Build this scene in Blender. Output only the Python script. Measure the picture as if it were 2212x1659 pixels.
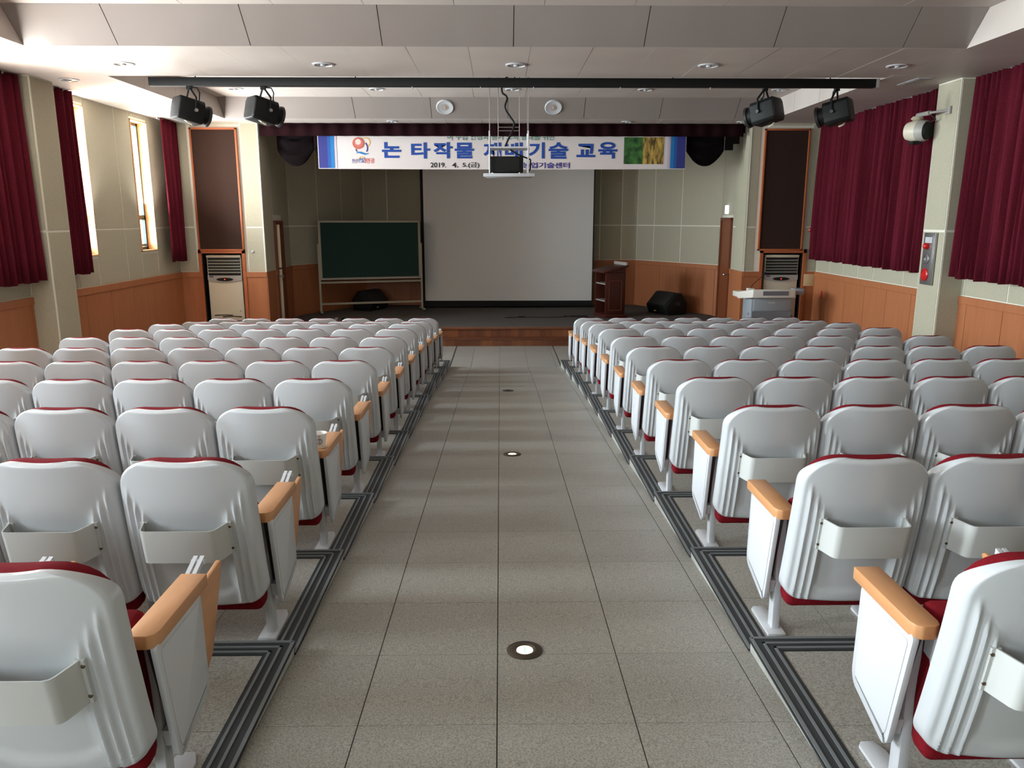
import bpy, bmesh, math, random
from mathutils import Vector, Matrix
random.seed(7)
for o in list(bpy.data.objects): bpy.data.objects.remove(o)
S = bpy.context.scene
COL = S.collection
V = Vector

def lin(c):
    return tuple((x/255/12.92 if x/255 <= .04045 else ((x/255+.055)/1.055)**2.4) for x in c)

# ------------------------------------------------------------------ camera
FPX = 1680.0
cd = bpy.data.cameras.new('camera'); cam = bpy.data.objects.new('camera', cd); COL.objects.link(cam)
cd.sensor_fit = 'HORIZONTAL'; cd.sensor_width = 36.0; cd.lens = FPX/2212*36; cd.clip_start = .05; cd.clip_end = 200
_v = V(((1080-1106)/FPX, (472-829.5)/FPX, 1.0)).normalized()      # world forward seen in camera axes (right, down, in)
_x = (V((1, 0, 0))-_v*_v.x).normalized(); _z = _x.cross(_v)
if _z.y > 0: _z = -_z
_R = Matrix(((_x.x, -_x.y, -_x.z), (_v.x, -_v.y, -_v.z), (_z.x, -_z.y, -_z.z)))   # columns: camera right, up, back in world
cam.matrix_world = Matrix.Translation((0, 0, 2.543)) @ _R.to_4x4()
S.camera = cam

# ------------------------------------------------------------------ world, daylight, rear fill, exposure
S.view_settings.view_transform = 'Standard'; S.view_settings.look = 'None'
S.view_settings.gamma = 1; S.view_settings.use_curve_mapping = False
S.view_settings.exposure = 0.52
w = bpy.data.worlds.new('sky'); S.world = w; w.use_nodes = True
bg = w.node_tree.nodes['Background']; bg.inputs[0].default_value = (.86, .93, 1, 1); bg.inputs[1].default_value = 4.0
WIN_Y = [14.38, 12.21, 9.03, 6.86, 3.68, 1.51, -1.67, -3.84]
SKY_W, GROUND_W = 190.0, 140.0
def window_lamp(name, y, tilt, watts, color, spread):
    l = bpy.data.lights.new(name, 'AREA'); l.shape = 'RECTANGLE'; l.size = .62; l.size_y = 2.2
    l.energy = watts; l.color = color; l.spread = math.radians(spread)
    o = bpy.data.objects.new(name, l); COL.objects.link(o)
    d = V((math.cos(tilt), 0, math.sin(tilt)))
    o.location = (-6.80, y, 3.1); o.rotation_euler = d.to_track_quat('-Z', 'Y').to_euler()
for y in WIN_Y:
    window_lamp('daylight_sky', y, math.radians(-7), SKY_W, (.78, .89, 1), 125)
    window_lamp('daylight_bounce', y, math.radians(48), GROUND_W, (1, .97, .92), 150)
REAR_X = [-4.7, -3.1, -1.5]
REAR_W = 24.0
for x in REAR_X:  # unseen fill lamps added behind the camera to brighten the chair backs
    l = bpy.data.lights.new('fill_rear', 'AREA'); l.shape = 'RECTANGLE'; l.size = 1.0; l.size_y = 1.7; l.energy = REAR_W; l.color = (.82, .91, 1)
    o = bpy.data.objects.new('fill_rear', l); COL.objects.link(o)
    o.location = (x, -3.05, 3.15); o.rotation_euler = V((0, 1, -.15)).to_track_quat('-Z', 'Y').to_euler()

# ------------------------------------------------------------------ mesh helpers
class MB:
    def __init__(s): s.v = []; s.f = []
    def add(s, vs, fs):
        n = len(s.v); s.v += [tuple(p) for p in vs]; s.f += [tuple(i+n for i in f) for f in fs]; return s
    def box(s, x0, x1, y0, y1, z0, z1):
        return s.add([(x, y, z) for x in (x0, x1) for y in (y0, y1) for z in (z0, z1)],
                     [(0, 1, 3, 2), (4, 6, 7, 5), (0, 4, 5, 1), (2, 3, 7, 6), (0, 2, 6, 4), (1, 5, 7, 3)])
    def hexa(s, p):                       # 8 points: 4 of one face, 4 of the opposite one
        return s.add(p, [(3, 2, 1, 0), (4, 5, 6, 7), (0, 1, 5, 4), (1, 2, 6, 5), (2, 3, 7, 6), (3, 0, 4, 7)])
    def prism(s, pts, axis, a, b):        # 2-D outline extruded along an axis
        def up(p, t):
            return ((t, p[0], p[1]), (p[0], t, p[1]), (p[0], p[1], t))[axis]
        n = len(pts)
        return s.add([up(p, a) for p in pts]+[up(p, b) for p in pts],
                     [tuple(range(n-1, -1, -1)), tuple(range(n, 2*n))]+[(i, (i+1) % n, n+(i+1) % n, n+i) for i in range(n)])
    def cyl(s, p0, p1, r0, r1=None, n=16, cap=True):
        p0, p1 = V(p0), V(p1); r1 = r0 if r1 is None else r1
        d = (p1-p0).normalized(); u = d.orthogonal().normalized(); w_ = d.cross(u)
        vs = [p0+(u*math.cos(2*math.pi*i/n)+w_*math.sin(2*math.pi*i/n))*r0 for i in range(n)]
        vs += [p1+(u*math.cos(2*math.pi*i/n)+w_*math.sin(2*math.pi*i/n))*r1 for i in range(n)]
        fs = [(i, (i+1) % n, n+(i+1) % n, n+i) for i in range(n)]
        if cap: fs += [tuple(range(n-1, -1, -1)), tuple(range(n, 2*n))]
        return s.add(vs, fs)
    def tube(s, pts, r, n=8):
        for a, b in zip(pts, pts[1:]): s.cyl(a, b, r, n=n)
        return s
    def lathe(s, prof, c, ax, n=24):      # prof: (radius, height) pairs turned about axis ax at c
        c = V(c); d = V(ax).normalized(); u = d.orthogonal().normalized(); w_ = d.cross(u); vs = []; fs = []
        for r, h in prof:
            vs += [c+d*h+(u*math.cos(2*math.pi*i/n)+w_*math.sin(2*math.pi*i/n))*max(r, 1e-4) for i in range(n)]
        for k in range(len(prof)-1):
            fs += [(k*n+i, k*n+(i+1) % n, (k+1)*n+(i+1) % n, (k+1)*n+i) for i in range(n)]
        fs += [tuple(range(n-1, -1, -1)), tuple(range((len(prof)-1)*n, len(prof)*n))]
        return s.add(vs, fs)
    def mesh(s, name, m, bevel=0, seg=2, smooth=False):
        me = bpy.data.meshes.new(name); me.from_pydata(s.v, [], s.f)
        bm = bmesh.new(); bm.from_mesh(me)
        bmesh.ops.recalc_face_normals(bm, faces=bm.faces)
        if bevel:
            es = [e for e in bm.edges if len(e.link_faces) == 2 and e.calc_face_angle(0) > .5]
            bmesh.ops.bevel(bm, geom=es, offset=bevel, segments=seg, profile=.5, affect='EDGES', clamp_overlap=True)
        bm.to_mesh(me); bm.free()
        if m: me.materials.append(m)
        if smooth or bevel:
            me.polygons.foreach_set('use_smooth', [True]*len(me.polygons))
            me.set_sharp_from_angle(angle=math.radians(40))
        return me
    def build(s, name, m, parent=None, **k):
        return link(name, s.mesh(name, m, **k), parent)

def link(name, me, parent=None, loc=None):
    o = bpy.data.objects.new(name, me); COL.objects.link(o)
    if parent: o.parent = parent
    if loc: o.location = loc
    return o
def thing(name, label, cat, loc=(0, 0, 0), group=None, rot=(0, 0, 0)):
    o = bpy.data.objects.new(name, None); COL.objects.link(o); o.location = loc; o.rotation_euler = rot; o.empty_display_size = .1
    o['label'] = label; o['category'] = cat
    if group: o['group'] = group
    return o
def tag(o, label, cat, group=None):
    o['label'] = label; o['category'] = cat
    if group: o['group'] = group
    return o
def struct(name, mb, m, **k):
    o = mb.build(name, m, **k) if mb else bpy.data.objects.new(name, None)
    if not mb: COL.objects.link(o)
    o['kind'] = 'structure'; return o

# ------------------------------------------------------------------ materials
def mat(name, rgb, rough=.6, metal=0, spec=.5, noise=None, emit=0, bump=None, coat=0, raw=False):
    m = bpy.data.materials.new(name); m.use_nodes = True; nt = m.node_tree; b = nt.nodes['Principled BSDF']
    c = rgb if raw else lin(rgb)
    b.inputs['Base Color'].default_value = (*c, 1); b.inputs['Roughness'].default_value = rough
    b.inputs['Metallic'].default_value = metal; b.inputs['Specular IOR Level'].default_value = spec
    b.inputs['Coat Weight'].default_value = coat; b.inputs['Coat Roughness'].default_value = .15
    if emit:
        b.inputs['Emission Color'].default_value = (*c, 1); b.inputs['Emission Strength'].default_value = emit
    if noise or bump: tc = nt.nodes.new('ShaderNodeTexCoord')
    if noise:                       # (scale xyz, amount, second colour, detail)
        sc, lo, hi, rgb2, det = noise
        mp = nt.nodes.new('ShaderNodeMapping'); mp.inputs['Scale'].default_value = sc
        nz = nt.nodes.new('ShaderNodeTexNoise'); nz.inputs['Scale'].default_value = 1; nz.inputs['Detail'].default_value = det
        rp = nt.nodes.new('ShaderNodeValToRGB'); rp.color_ramp.elements[0].position = lo; rp.color_ramp.elements[1].position = hi
        rp.color_ramp.elements[0].color = (*lin(rgb2), 1); rp.color_ramp.elements[1].color = (*c, 1)
        nt.links.new(tc.outputs['Object'], mp.inputs[0]); nt.links.new(mp.outputs[0], nz.inputs[0])
        nt.links.new(nz.outputs[0], rp.inputs[0]); nt.links.new(rp.outputs[0], b.inputs['Base Color'])
    if bump:                        # (scale, strength, distance)
        n2 = nt.nodes.new('ShaderNodeTexNoise'); n2.inputs['Scale'].default_value = bump[0]; n2.inputs['Detail'].default_value = 3
        bp = nt.nodes.new('ShaderNodeBump'); bp.inputs['Strength'].default_value = bump[1]; bp.inputs['Distance'].default_value = bump[2]
        nt.links.new(tc.outputs['Object'], n2.inputs[0]); nt.links.new(n2.outputs[0], bp.inputs['Height']); nt.links.new(bp.outputs[0], b.inputs['Normal'])
    return m
M = {}
M['ceil'] = mat('ceiling_paint', (204, 194, 185), .5, noise=((1.3, 1.3, 1.3), .3, .7, (195, 184, 176), 2))
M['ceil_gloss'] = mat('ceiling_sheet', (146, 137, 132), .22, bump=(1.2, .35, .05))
M['gap'] = mat('joint_shadow_gap', (70, 66, 62), .9)
M['fabric'] = mat('acoustic_fabric', (182, 176, 155), .95, spec=.1, noise=((60, 60, 60), .3, .7, (173, 167, 147), 3))
M['bead'] = mat('panel_bead', (226, 223, 208), .6)
M['wains'] = mat('orange_wood_panel', (174, 108, 68), .5, noise=((14, 14, 1.2), .3, .7, (165, 100, 62), 4))
M['wains_dark'] = mat('wainscot_joint', (84, 48, 28), .8)
M['stone'] = mat('granite_tile', (172, 168, 158), .36, noise=((150, 150, 150), .30, .62, (122, 119, 111), 6))
M['stone2'] = mat('granite_tile_b', (168, 164, 155), .36, noise=((150, 150, 150), .30, .62, (119, 116, 109), 6))
M['riser'] = mat('pale_riser_stone', (186, 186, 180), .5, noise=((30, 30, 30), .3, .7, (170, 170, 164), 3))
M['grout'] = mat('tile_joint', (84, 80, 74), .9)
M['rubber'] = mat('nosing_rubber', (46, 48, 50), .55)
M['alu'] = mat('nosing_aluminium', (112, 115, 116), .45)
M['white'] = mat('white_plastic', (192, 195, 198), .25, coat=.5)
M['white_steel'] = mat('white_painted_steel', (200, 202, 206), .35)
M['pocket'] = mat('pocket_plastic', (190, 191, 188), .35)
M['red'] = mat('red_upholstery', (118, 17, 28), .9, spec=.15, noise=((90, 90, 90), .3, .7, (104, 13, 23), 2))
M['arm'] = mat('beech_armrest', (202, 148, 102), .38, noise=((16, 3, 16), .3, .7, (194, 138, 92), 4))
M['black'] = mat('black_plastic', (20, 21, 21), .6, spec=.3)
M['dgrey'] = mat('dark_grey_metal', (44, 45, 45), .5)
M['screwm'] = mat('screw_brass', (92, 78, 56), .4, metal=.7)
M['curtain'] = mat('maroon_curtain', (96, 26, 40), .9, spec=.1, noise=((50, 50, 50), .3, .7, (86, 21, 34), 2))
M['velvet'] = mat('dark_velvet', (32, 10, 15), .95, spec=.1)
M['swag'] = mat('swag_velvet', (17, 10, 12), .95, spec=.1)
M['carpet'] = mat('stage_carpet', (98, 92, 88), .95, spec=.1, noise=((40, 40, 40), .3, .7, (88, 82, 78), 3))
M['screen'] = mat('screen_cloth', (226, 226, 224), .85)
M['scrb'] = mat('screen_border', (16, 16, 17), .8)
M['grille'] = mat('grille_cloth', (62, 46, 40), .9, spec=.1, noise=((70, 70, 70), .35, .65, (55, 40, 35), 2))
M['frame'] = mat('orange_frame_wood', (176, 96, 56), .45)
M['ac'] = mat('air_conditioner_cream', (212, 203, 182), .45)
M['acgrey'] = mat('air_conditioner_grey', (168, 164, 158), .45)
M['acslat'] = mat('air_conditioner_slat', (122, 122, 112), .45)
M['led'] = mat('red_led', (255, 60, 40), .5, emit=2)
M['navyb'] = mat('navy_badge', (60, 66, 110), .5)
M['cboard'] = mat('chalkboard_green', (20, 52, 46), .8)
M['cream_steel'] = mat('cream_steel', (170, 162, 142), .5)
M['lectern'] = mat('dark_red_wood', (78, 32, 23), .4, noise=((10, 10, 2), .3, .7, (66, 26, 18), 4))
M['lect_trim'] = mat('lectern_moulding', (104, 52, 32), .4)
M['pale'] = mat('pale_shelf', (170, 160, 152), .5)
M['ddoor'] = mat('brown_door', (134, 74, 42), .45, noise=((12, 12, 1.5), .3, .7, (122, 64, 36), 4))
M['jamb'] = mat('door_jamb', (112, 56, 34), .45)
M['edge'] = mat('cream_door_gap_light', (236, 220, 186), .5)  # cream colour stands for light showing through a door gap
M['podw'] = mat('podium_white', (222, 216, 206), .4)
M['podg'] = mat('podium_grey', (150, 156, 162), .45)
M['podd'] = mat('podium_dark_grey', (118, 122, 128), .45)
M['slot'] = mat('podium_slot', (112, 112, 118), .5)
M['ivory'] = mat('ivory_plate', (206, 180, 138), .5)
M['steel'] = mat('stainless_steel', (176, 174, 174), .3, metal=.85)
M['redlens'] = mat('red_lens', (190, 30, 30), .25)
M['exit'] = mat('lit_sign_white', (235, 242, 238), .5, emit=1.4)
M['lamp_off'] = mat('lamp_reflector', (190, 186, 178), .2, metal=.6)
M['floor_lamp'] = mat('floor_lamp_glow', (255, 238, 205), .5, emit=1.6)
M['floor_green'] = mat('floor_lamp_green', (150, 230, 165), .5, emit=1)
M['bronze'] = mat('dark_bronze', (92, 84, 74), .35, metal=.8)
M['lining'] = mat('window_lining_wood', (214, 160, 112), .45)
M['sash'] = mat('dark_green_sash', (40, 58, 54), .4)
M['cup'] = mat('paper_cup', (246, 244, 240), .6)
M['ink'] = mat('black_ink', (40, 40, 44), .7)
M['banner'] = mat('banner_cloth', (224, 216, 214), .8)
M['b_blue'] = mat('print_blue', (30, 74, 160), .8)
M['b_navy'] = mat('print_navy', (52, 56, 132), .8)
M['b_mid'] = mat('print_mid_blue', (38, 88, 164), .8)
M['b_sky'] = mat('print_sky_blue', (30, 124, 190), .8)
M['b_lav'] = mat('print_lavender', (204, 192, 214), .8)
M['b_salmon'] = mat('print_salmon', (204, 96, 84), .8)
M['b_pink'] = mat('print_pale_pink', (240, 214, 204), .8)
M['b_yel'] = mat('print_yellow', (232, 184, 84), .8)
M['b_red'] = mat('print_red', (206, 72, 62), .8)
M['b_green'] = mat('print_green', (84, 140, 122), .8)
M['b_purple'] = mat('print_purple', (70, 58, 140), .8)
M['b_plants'] = mat('print_green_field', (74, 132, 60), .8, noise=((7, 7, 7), .34, .66, (26, 60, 26), 6))
M['b_straw'] = mat('print_straw_field', (206, 172, 84), .8, noise=((16, 7, 5), .36, .62, (70, 54, 26), 6))
M['woods'] = [mat('stage_plank_%d' % i, c, .4, noise=((9, 9, 1.4), .3, .7, tuple(int(x*.86) for x in c), 4))
              for i, c in enumerate([(122, 70, 41), (131, 77, 44), (110, 61, 37), (138, 83, 48), (116, 65, 41)])]
def glass_mat():
    m = bpy.data.materials.new('window_glass'); m.use_nodes = True; nt = m.node_tree; nt.nodes.clear()
    out = nt.nodes.new('ShaderNodeOutputMaterial'); mx = nt.nodes.new('ShaderNodeMixShader'); tr = nt.nodes.new('ShaderNodeBsdfTransparent')
    gl = nt.nodes.new('ShaderNodeBsdfGlossy'); gl.inputs['Roughness'].default_value = .05; mx.inputs[0].default_value = .07
    tr.inputs[0].default_value = (.96, .98, .97, 1)
    nt.links.new(tr.outputs[0], mx.inputs[1]); nt.links.new(gl.outputs[0], mx.inputs[2]); nt.links.new(mx.outputs[0], out.inputs[0]); return m
M['glass'] = glass_mat()

# ------------------------------------------------------------------ levels: terraces and sloping aisle
NT = 15
TY = [1.95+1.04*(12-k) for k in range(1, NT+2)]            # front edge of terrace k (k from 1), then on behind the camera
TZ = [.117, .203, .307, .383, .443, .503, .567, .636, .697, .745, .797, .85, .905, .96, 1.015]
RP = [(40, 0), (TY[0], 0)]+[(TY[k+1], TZ[k]-.006) for k in range(NT)]+[(-6, TZ[-1]-.006+.05)]
def ramp(y):
    for (a, za), (b, zb) in zip(RP, RP[1:]):
        if b <= y <= a: return za+(zb-za)*(a-y)/(a-b)
    return RP[-1][1]
EL, ER = -.875, 1.06            # aisle edges
XW = 6.35                       # side walls
YF, YB = 15.7, -2.6             # front wall, rear wall
SZ = .35                        # stage level

# floor: base and tiles
fb = MB()
ys = [YF+.02]+TY+[YB]
for a, b in zip(ys, ys[1:]):
    fb.hexa([(EL-.02, a, ramp(a)-.2), (ER+.02, a, ramp(a)-.2), (ER+.02, b, ramp(b)-.2), (EL-.02, b, ramp(b)-.2),
             (EL-.02, a, ramp(a)-.008), (ER+.02, a, ramp(a)-.008), (ER+.02, b, ramp(b)-.008), (EL-.02, b, ramp(b)-.008)])
fb.box(-XW, EL-.02, TY[0]-.01, YF+.5, -.2, -.008); fb.box(ER+.02, XW, TY[0]-.01, YF+.5, -.2, -.008)
FLOOR = struct('floor', fb, M['grout'])
xj = [EL, -.516, -.016, .484, .984, ER]
yj = [YF-.03]
while yj[-1] > YB+.5: yj.append(round(15.48-.5*(len(yj)-1), 3) if len(yj) > 1 else 15.48)
gx, g = .0022, .0012
def tile(xa, xb, ya, yb, i, parent=None):
    brk = sorted({ya, yb} | {t for t in TY if yb < t < ya}, reverse=True)
    mb = MB()
    for a, b in zip(brk, brk[1:]):
        A = a-(g if a == ya else 0); B = b+(g if b == yb else 0)
        mb.hexa([(xa+gx, A, ramp(A)-.012), (xb-gx, A, ramp(A)-.012), (xb-gx, B, ramp(B)-.012), (xa+gx, B, ramp(B)-.012),
                 (xa+gx, A, ramp(A)), (xb-gx, A, ramp(A)), (xb-gx, B, ramp(B)), (xa+gx, B, ramp(B))])
    return mb.build('floor_tile', M['stone'] if i % 2 else M['stone2'], FLOOR)
for j, (a, b) in enumerate(zip(yj, yj[1:])):
    for i, (p, q) in enumerate(zip(xj, xj[1:])): tile(p, q, a, b, random.randint(0, 1))
for j, (a, b) in enumerate([(YF-.03, 15.0), (15.0, 14.2), (14.2, TY[0]+.005)]):
    for k in range(10):
        for sx in (-1, 1):
            p, q = (EL-.02-.53*(k+1), EL-.02-.53*k) if sx < 0 else (ER+.02+.53*k, ER+.02+.53*(k+1))
            tile(p, q, a, b, random.randint(0, 1))

# terraces
def terrace(k, side):
    y1, y0, z, zb = TY[k], TY[k+1], TZ[k], ramp(TY[k])
    mb = MB()
    x0, x1 = (ER, XW) if side > 0 else (-XW, EL)
    mb.box(x0, x1, y0, y1, z-.34, z-.012)
    t = struct('terrace', mb, M['riser'])
    sx = 1 if side > 0 else -1
    e = ER if side > 0 else EL
    # stone slabs: three columns next to the aisle, the rest in wider slabs
    cols = [0, .42, .92, 1.42, 2.5, 3.6, 5.28]
    for ca, cb in zip(cols, cols[1:]):
        for ra, rb in ((y0, y0+.46), (y0+.46, y1-.1)):
            xa, xb = sorted((e+sx*(ca+(.10 if ca == 0 else 0)), e+sx*cb))
            MB().box(xa+.0015, xb-.0015, ra+.0012, rb-.0012, z-.012, z).build('terrace_tile', M['stone'] if random.random() < .5 else M['stone2'], t)
    # nosing: rubber base with aluminium bars, along the aisle and along the front edge
    def strip(a, b, lo, hi, name, m):
        xa, xb = sorted((e+sx*a, e+sx*b)); MB().box(xa, xb, lo, hi, z-.012 if name == 'nosing' else z-.002, z+(.003 if name == 'nosing' else .007)).build(name, m, t)
    strip(-.006, .098, y0, y1+.006, 'nosing', M['rubber'])
    for a, b in ((-.006, .008), (.036, .047), (.072, .083)): strip(a, b, y0, y1-max(a, 0), 'nosing_bar', M['alu'])
    strip(.098, 5.27, y1-.098, y1+.006, 'nosing', M['rubber'])
    for a, b in ((-.006, .008), (.036, .047), (.072, .083)): strip(max(a, 0), 5.26, y1-b, y1-a, 'nosing_bar', M['alu'])
    return t
for k in range(NT):
    terrace(k, -1); terrace(k, 1)

# ------------------------------------------------------------------ walls
class Run:                       # a vertical wall plane from p0 to p1; n points into the room
    def __init__(s, p0, p1, flip=1):
        s.p0 = V((*p0, 0)); d = V((*p1, 0))-s.p0; s.L = d.length; s.d = d/s.L; s.n = V((-s.d.y, s.d.x, 0))*flip
    def pt(s, a, n, z): q = s.p0+s.d*a+s.n*n; return (q.x, q.y, z)
    def box(s, mb, a0, a1, z0, z1, n0, n1):
        P = s.pt
        return mb.hexa([P(a0, n0, z0), P(a1, n0, z0), P(a1, n0, z1), P(a0, n0, z1), P(a0, n1, z0), P(a1, n1, z0), P(a1, n1, z1), P(a0, n1, z1)])
ZR, ZB, ZC = 1.50, 2.375, 4.34   # wainscot top, bead line, ceiling soffit
def panels(run, parent, cols, rows, name='wall_panel', m='fabric', gap=.013, n=.006, skip=()):
    for i, (a, b) in enumerate(zip(cols, cols[1:])):
        for j, (c, d) in enumerate(rows):
            if (i, j) in skip: continue
            run.box(MB(), a+gap, b-gap, c+gap, d-gap, -.004, n).build(name, M[m], parent)
def wainscot(run, parent, a0, a1, step=.79, z0=-.05, z1=ZR, start=0):
    run.box(MB(), a0, a1, z0, z1-.02, 0, .008).build('wainscot_backing', M['wains_dark'], parent)
    run.box(MB(), a0, a1, z1-.10, z1, 0, .034).build('wainscot_rail', M['wains'], parent)
    a = a0
    first = True
    while a < a1-.02:
        b = min(a1, a+(start if first and start else step)); first = False
        run.box(MB(), a+.004, b-.004, z0, z1-.104, 0, .022).build('wainscot_panel', M['wains'], parent); a = b

# side walls
WT = .32
LR = Run((-XW, YB), (-XW, YF), -1)      # left wall; coordinate a = y - YB
RRn = Run((XW, YB), (XW, YF), 1)
mb = MB()
wins = sorted((y-.32, y+.32) for y in WIN_Y if y > YB+.4)
W0, W1 = 1.97, 4.22
LR.box(mb, 0, LR.L+.6, -.3, W0, -WT, 0); LR.box(mb, 0, LR.L+.6, W1, 5.0, -WT, 0)
edges = [YB]+[q for wv in wins for q in wv]+[YF+.6]
for a, b in zip(edges[::2], edges[1::2]): LR.box(mb, a-YB, b-YB, W0, W1, -WT, 0)
WALL_L = struct('wall_left', mb, M['bead'])
mb = MB(); RRn.box(mb, 0, RRn.L+.6, -.3, 5.0, -WT, 0)
WALL_R = struct('wall_right', mb, M['bead'])
# fabric panels
ROWS = [(ZR, ZB), (ZB, ZC)]
for y0, y1 in ((11.2, YF), (5.85, 10.65), (YB, 5.3)):
    wv = [q for q in wins if y0 < q[0] < y1]
    cs = [y0]
    for i, (a, b) in enumerate(wv):
        cs += [a, b]
        if i == 0 and len(wv) > 1: cs.append(b+.98)
    cs.append(y1)
    for a, b in zip(cs, cs[1:]):
        if any(abs(a-q[0]) < .01 for q in wv):
            panels(LR, WALL_L, [a-YB, b-YB], [(ZR, W0-.03), (W1+.03, ZC)])
        else:
            panels(LR, WALL_L, [a-YB, b-YB], ROWS if any(False for _ in ()) else [(ZR, W0-.02), (W0-.02, ZB), (ZB, ZC)] if False else ROWS)
    wainscot(LR, WALL_L, y0-YB, y1-YB)
    cs = [y0]
    for stp in ([1.05, 1.0, .58, .6, .6, .62] if y0 > 11 else [.95]*5): cs.append(min(y1, cs[-1]+stp))
    if cs[-1] < y1: cs.append(y1)
    cs = sorted(set(cs))
    panels(RRn, WALL_R, [c-YB for c in cs], [(ZR, 1.79), (1.79, ZB), (ZB, ZC)] if False else ROWS)
    wainscot(RRn, WALL_R, y0-YB, y1-YB, .78, start=.70)
# pillars
def pillar(side, y0, y1):
    x0, x1 = sorted((side*6.03, side*XW))
    p = struct('pillar', MB().box(x0, x1, y0, y1, 0, ZC+.3), M['bead'])
    r = Run((side*6.03, y0), (side*6.03, y1), -1 if side < 0 else 1)
    panels(r, p, [0, y1-y0], [(.0, ZB), (ZB, ZC)], gap=.016)
    r2 = Run((side*6.03, y0), (side*XW, y0), -1 if side > 0 else 1)
    panels(r2, p, [0, XW-6.03], [(.0, ZB), (ZB, ZC)], gap=.016)
    return p
for yy in (10.65, 5.3):
    pillar(-1, yy, yy+.55); pillar(1, yy, yy+.55)
# rear wall
mb = MB(); mb.box(-XW-.3, XW+.3, YB-.3, YB, -.3, 2.3).box(-XW-.3, XW+.3, YB-.3, YB, 4.0, 5)
xs = [-XW-.3]+[q for x in REAR_X for q in (x-.5, x+.5)]+[XW+.3]
for a, b in zip(xs[::2], xs[1::2]): mb.box(a, b, YB-.3, YB, 2.3, 4.0)
struct('wall_rear', mb, M['fabric'])
for i, x in enumerate(REAR_X):  # unseen windows added to the rear wall to let the fill lamps in
    wd = struct('window_%d' % (20+i), None, None)
    for a, b, c, d in ((x-.5, x-.44, 2.3, 4.0), (x+.44, x+.5, 2.3, 4.0), (x-.5, x+.5, 2.3, 2.36), (x-.5, x+.5, 3.94, 4.0), (x-.03, x+.03, 2.3, 4.0)):
        MB().box(a, b, YB-.2, YB-.14, c, d).build('window_frame', M['sash'], wd)
    MB().box(x-.44, x+.44, YB-.175, YB-.169, 2.36, 3.94).build('pane', M['glass'], wd)

# windows
for i, (a, b) in enumerate(wins):
    wd = struct('window_%d' % (i+1), None, None)
    for lo, hi, z0, z1 in ((a, a+.018, W0, W1), (b-.018, b, W0, W1), (a, b, W0, W0+.018), (a, b, W1-.018, W1)):
        LR.box(MB(), lo-YB, hi-YB, z0, z1, -WT, .018).build('window_lining', M['lining'], wd)
    lo, hi = a+.018, b-.018
    for p, q, z0, z1 in ((lo, lo+.05, W0, W1), (hi-.05, hi, W0, W1), (lo, hi, W0+.018, W0+.07), (lo, hi, W1-.07, W1-.018), (lo, hi, 2.52, 2.60)):
        LR.box(MB(), p-YB, q-YB, z0, z1, -.20, -.145).build('window_frame', M['sash'], wd)
    LR.box(MB(), lo+.05-YB, hi-.05-YB, W0+.07, 2.52, -.18, -.174).build('pane', M['glass'], wd)
    LR.box(MB(), lo+.05-YB, hi-.05-YB, 2.60, W1-.07, -.18, -.174).build('pane', M['glass'], wd)
    LR.box(MB(), lo+.05-YB, hi-.05-YB, W0+.08, W0+.12, -.145, -.13).build('window_handle', M['sash'], wd)

# front wall: one block each side of the stage opening, with an alcove for the air conditioner and a speaker grille above
def front(side):
    inner = -4.65 if side < 0 else 4.88
    al = (-5.91, -5.11) if side < 0 else (5.26, 6.07)
    gr = (-5.95, -5.05) if side < 0 else (5.14, 6.03)
    x0, x1 = sorted((inner, side*XW)); mb = MB()
    mb.box(x0, al[0], YF, YF+.62, -.2, 4.7); mb.box(al[1], x1, YF, YF+.62, -.2, 4.7); mb.box(al[0], al[1], YF, YF+.62, 1.87, 4.7)
    mb.box(al[0], al[1], YF+.56, YF+.62, -.2, 1.87)
    wl = struct('wall_front', mb, M['bead'])
    r = Run((x0, YF), (x1, YF), -1)
    L = x1-x0; f0, f1 = gr[0]-.05-x0, gr[1]+.05-x0
    for a, b in ((0, f0), (f1, L)):
        panels(r, wl, [a, b], [(ZR, ZB), (ZB, ZC)])
    panels(r, wl, [f0, f1], [(4.30, ZC)], gap=.006)
    for a, b in ((0, al[0]-.06-x0), (al[1]+.06-x0, L)): wainscot(r, wl, a, b, .9)
    # dark alcove lining and its wood frame
    for a, b in ((al[0]-.06, al[0]), (al[1], al[1]+.06)):
        MB().box(a, b, YF-.04, YF, 0, 1.94).build('alcove_frame', M['frame'], wl)
    MB().box(al[0]-.06, al[1]+.06, YF-.04, YF, 1.87, 1.94).build('alcove_frame', M['frame'], wl)
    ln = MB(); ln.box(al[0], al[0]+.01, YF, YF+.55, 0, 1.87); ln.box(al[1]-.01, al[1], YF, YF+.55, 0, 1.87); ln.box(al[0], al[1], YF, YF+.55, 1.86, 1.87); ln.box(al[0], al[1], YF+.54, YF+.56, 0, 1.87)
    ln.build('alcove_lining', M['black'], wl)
    sp = thing('speaker_grille', 'tall brown cloth speaker grille in orange wood frame, above air conditioner %s of the stage' % ('left' if side < 0 else 'right'),
               'speaker grille', ((gr[0]+gr[1])/2, YF, 3.08), 'speaker grilles either side of the stage')
    hw = (gr[1]-gr[0])/2; hh = 1.165
    MB().box(-hw+.03, hw-.03, -.03, -.005, -hh+.03, hh-.03).build('grille_cloth', M['grille'], sp)
    for a, b, c, d in ((-hw, -hw+.035, -hh, hh), (hw-.035, hw, -hh, hh), (-hw, hw, -hh, -hh+.035), (-hw, hw, hh-.035, hh)):
        MB().box(a, b, -.05, 0, c, d).build('grille_frame', M['frame'], sp, bevel=.004)
    e_ = inner; MB().box(*sorted((e_, e_+side*.022)), YF-.012, YF, ZR, ZC).build('corner_bead', M['bead'], wl)
    return wl
front(-1); front(1)

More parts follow.
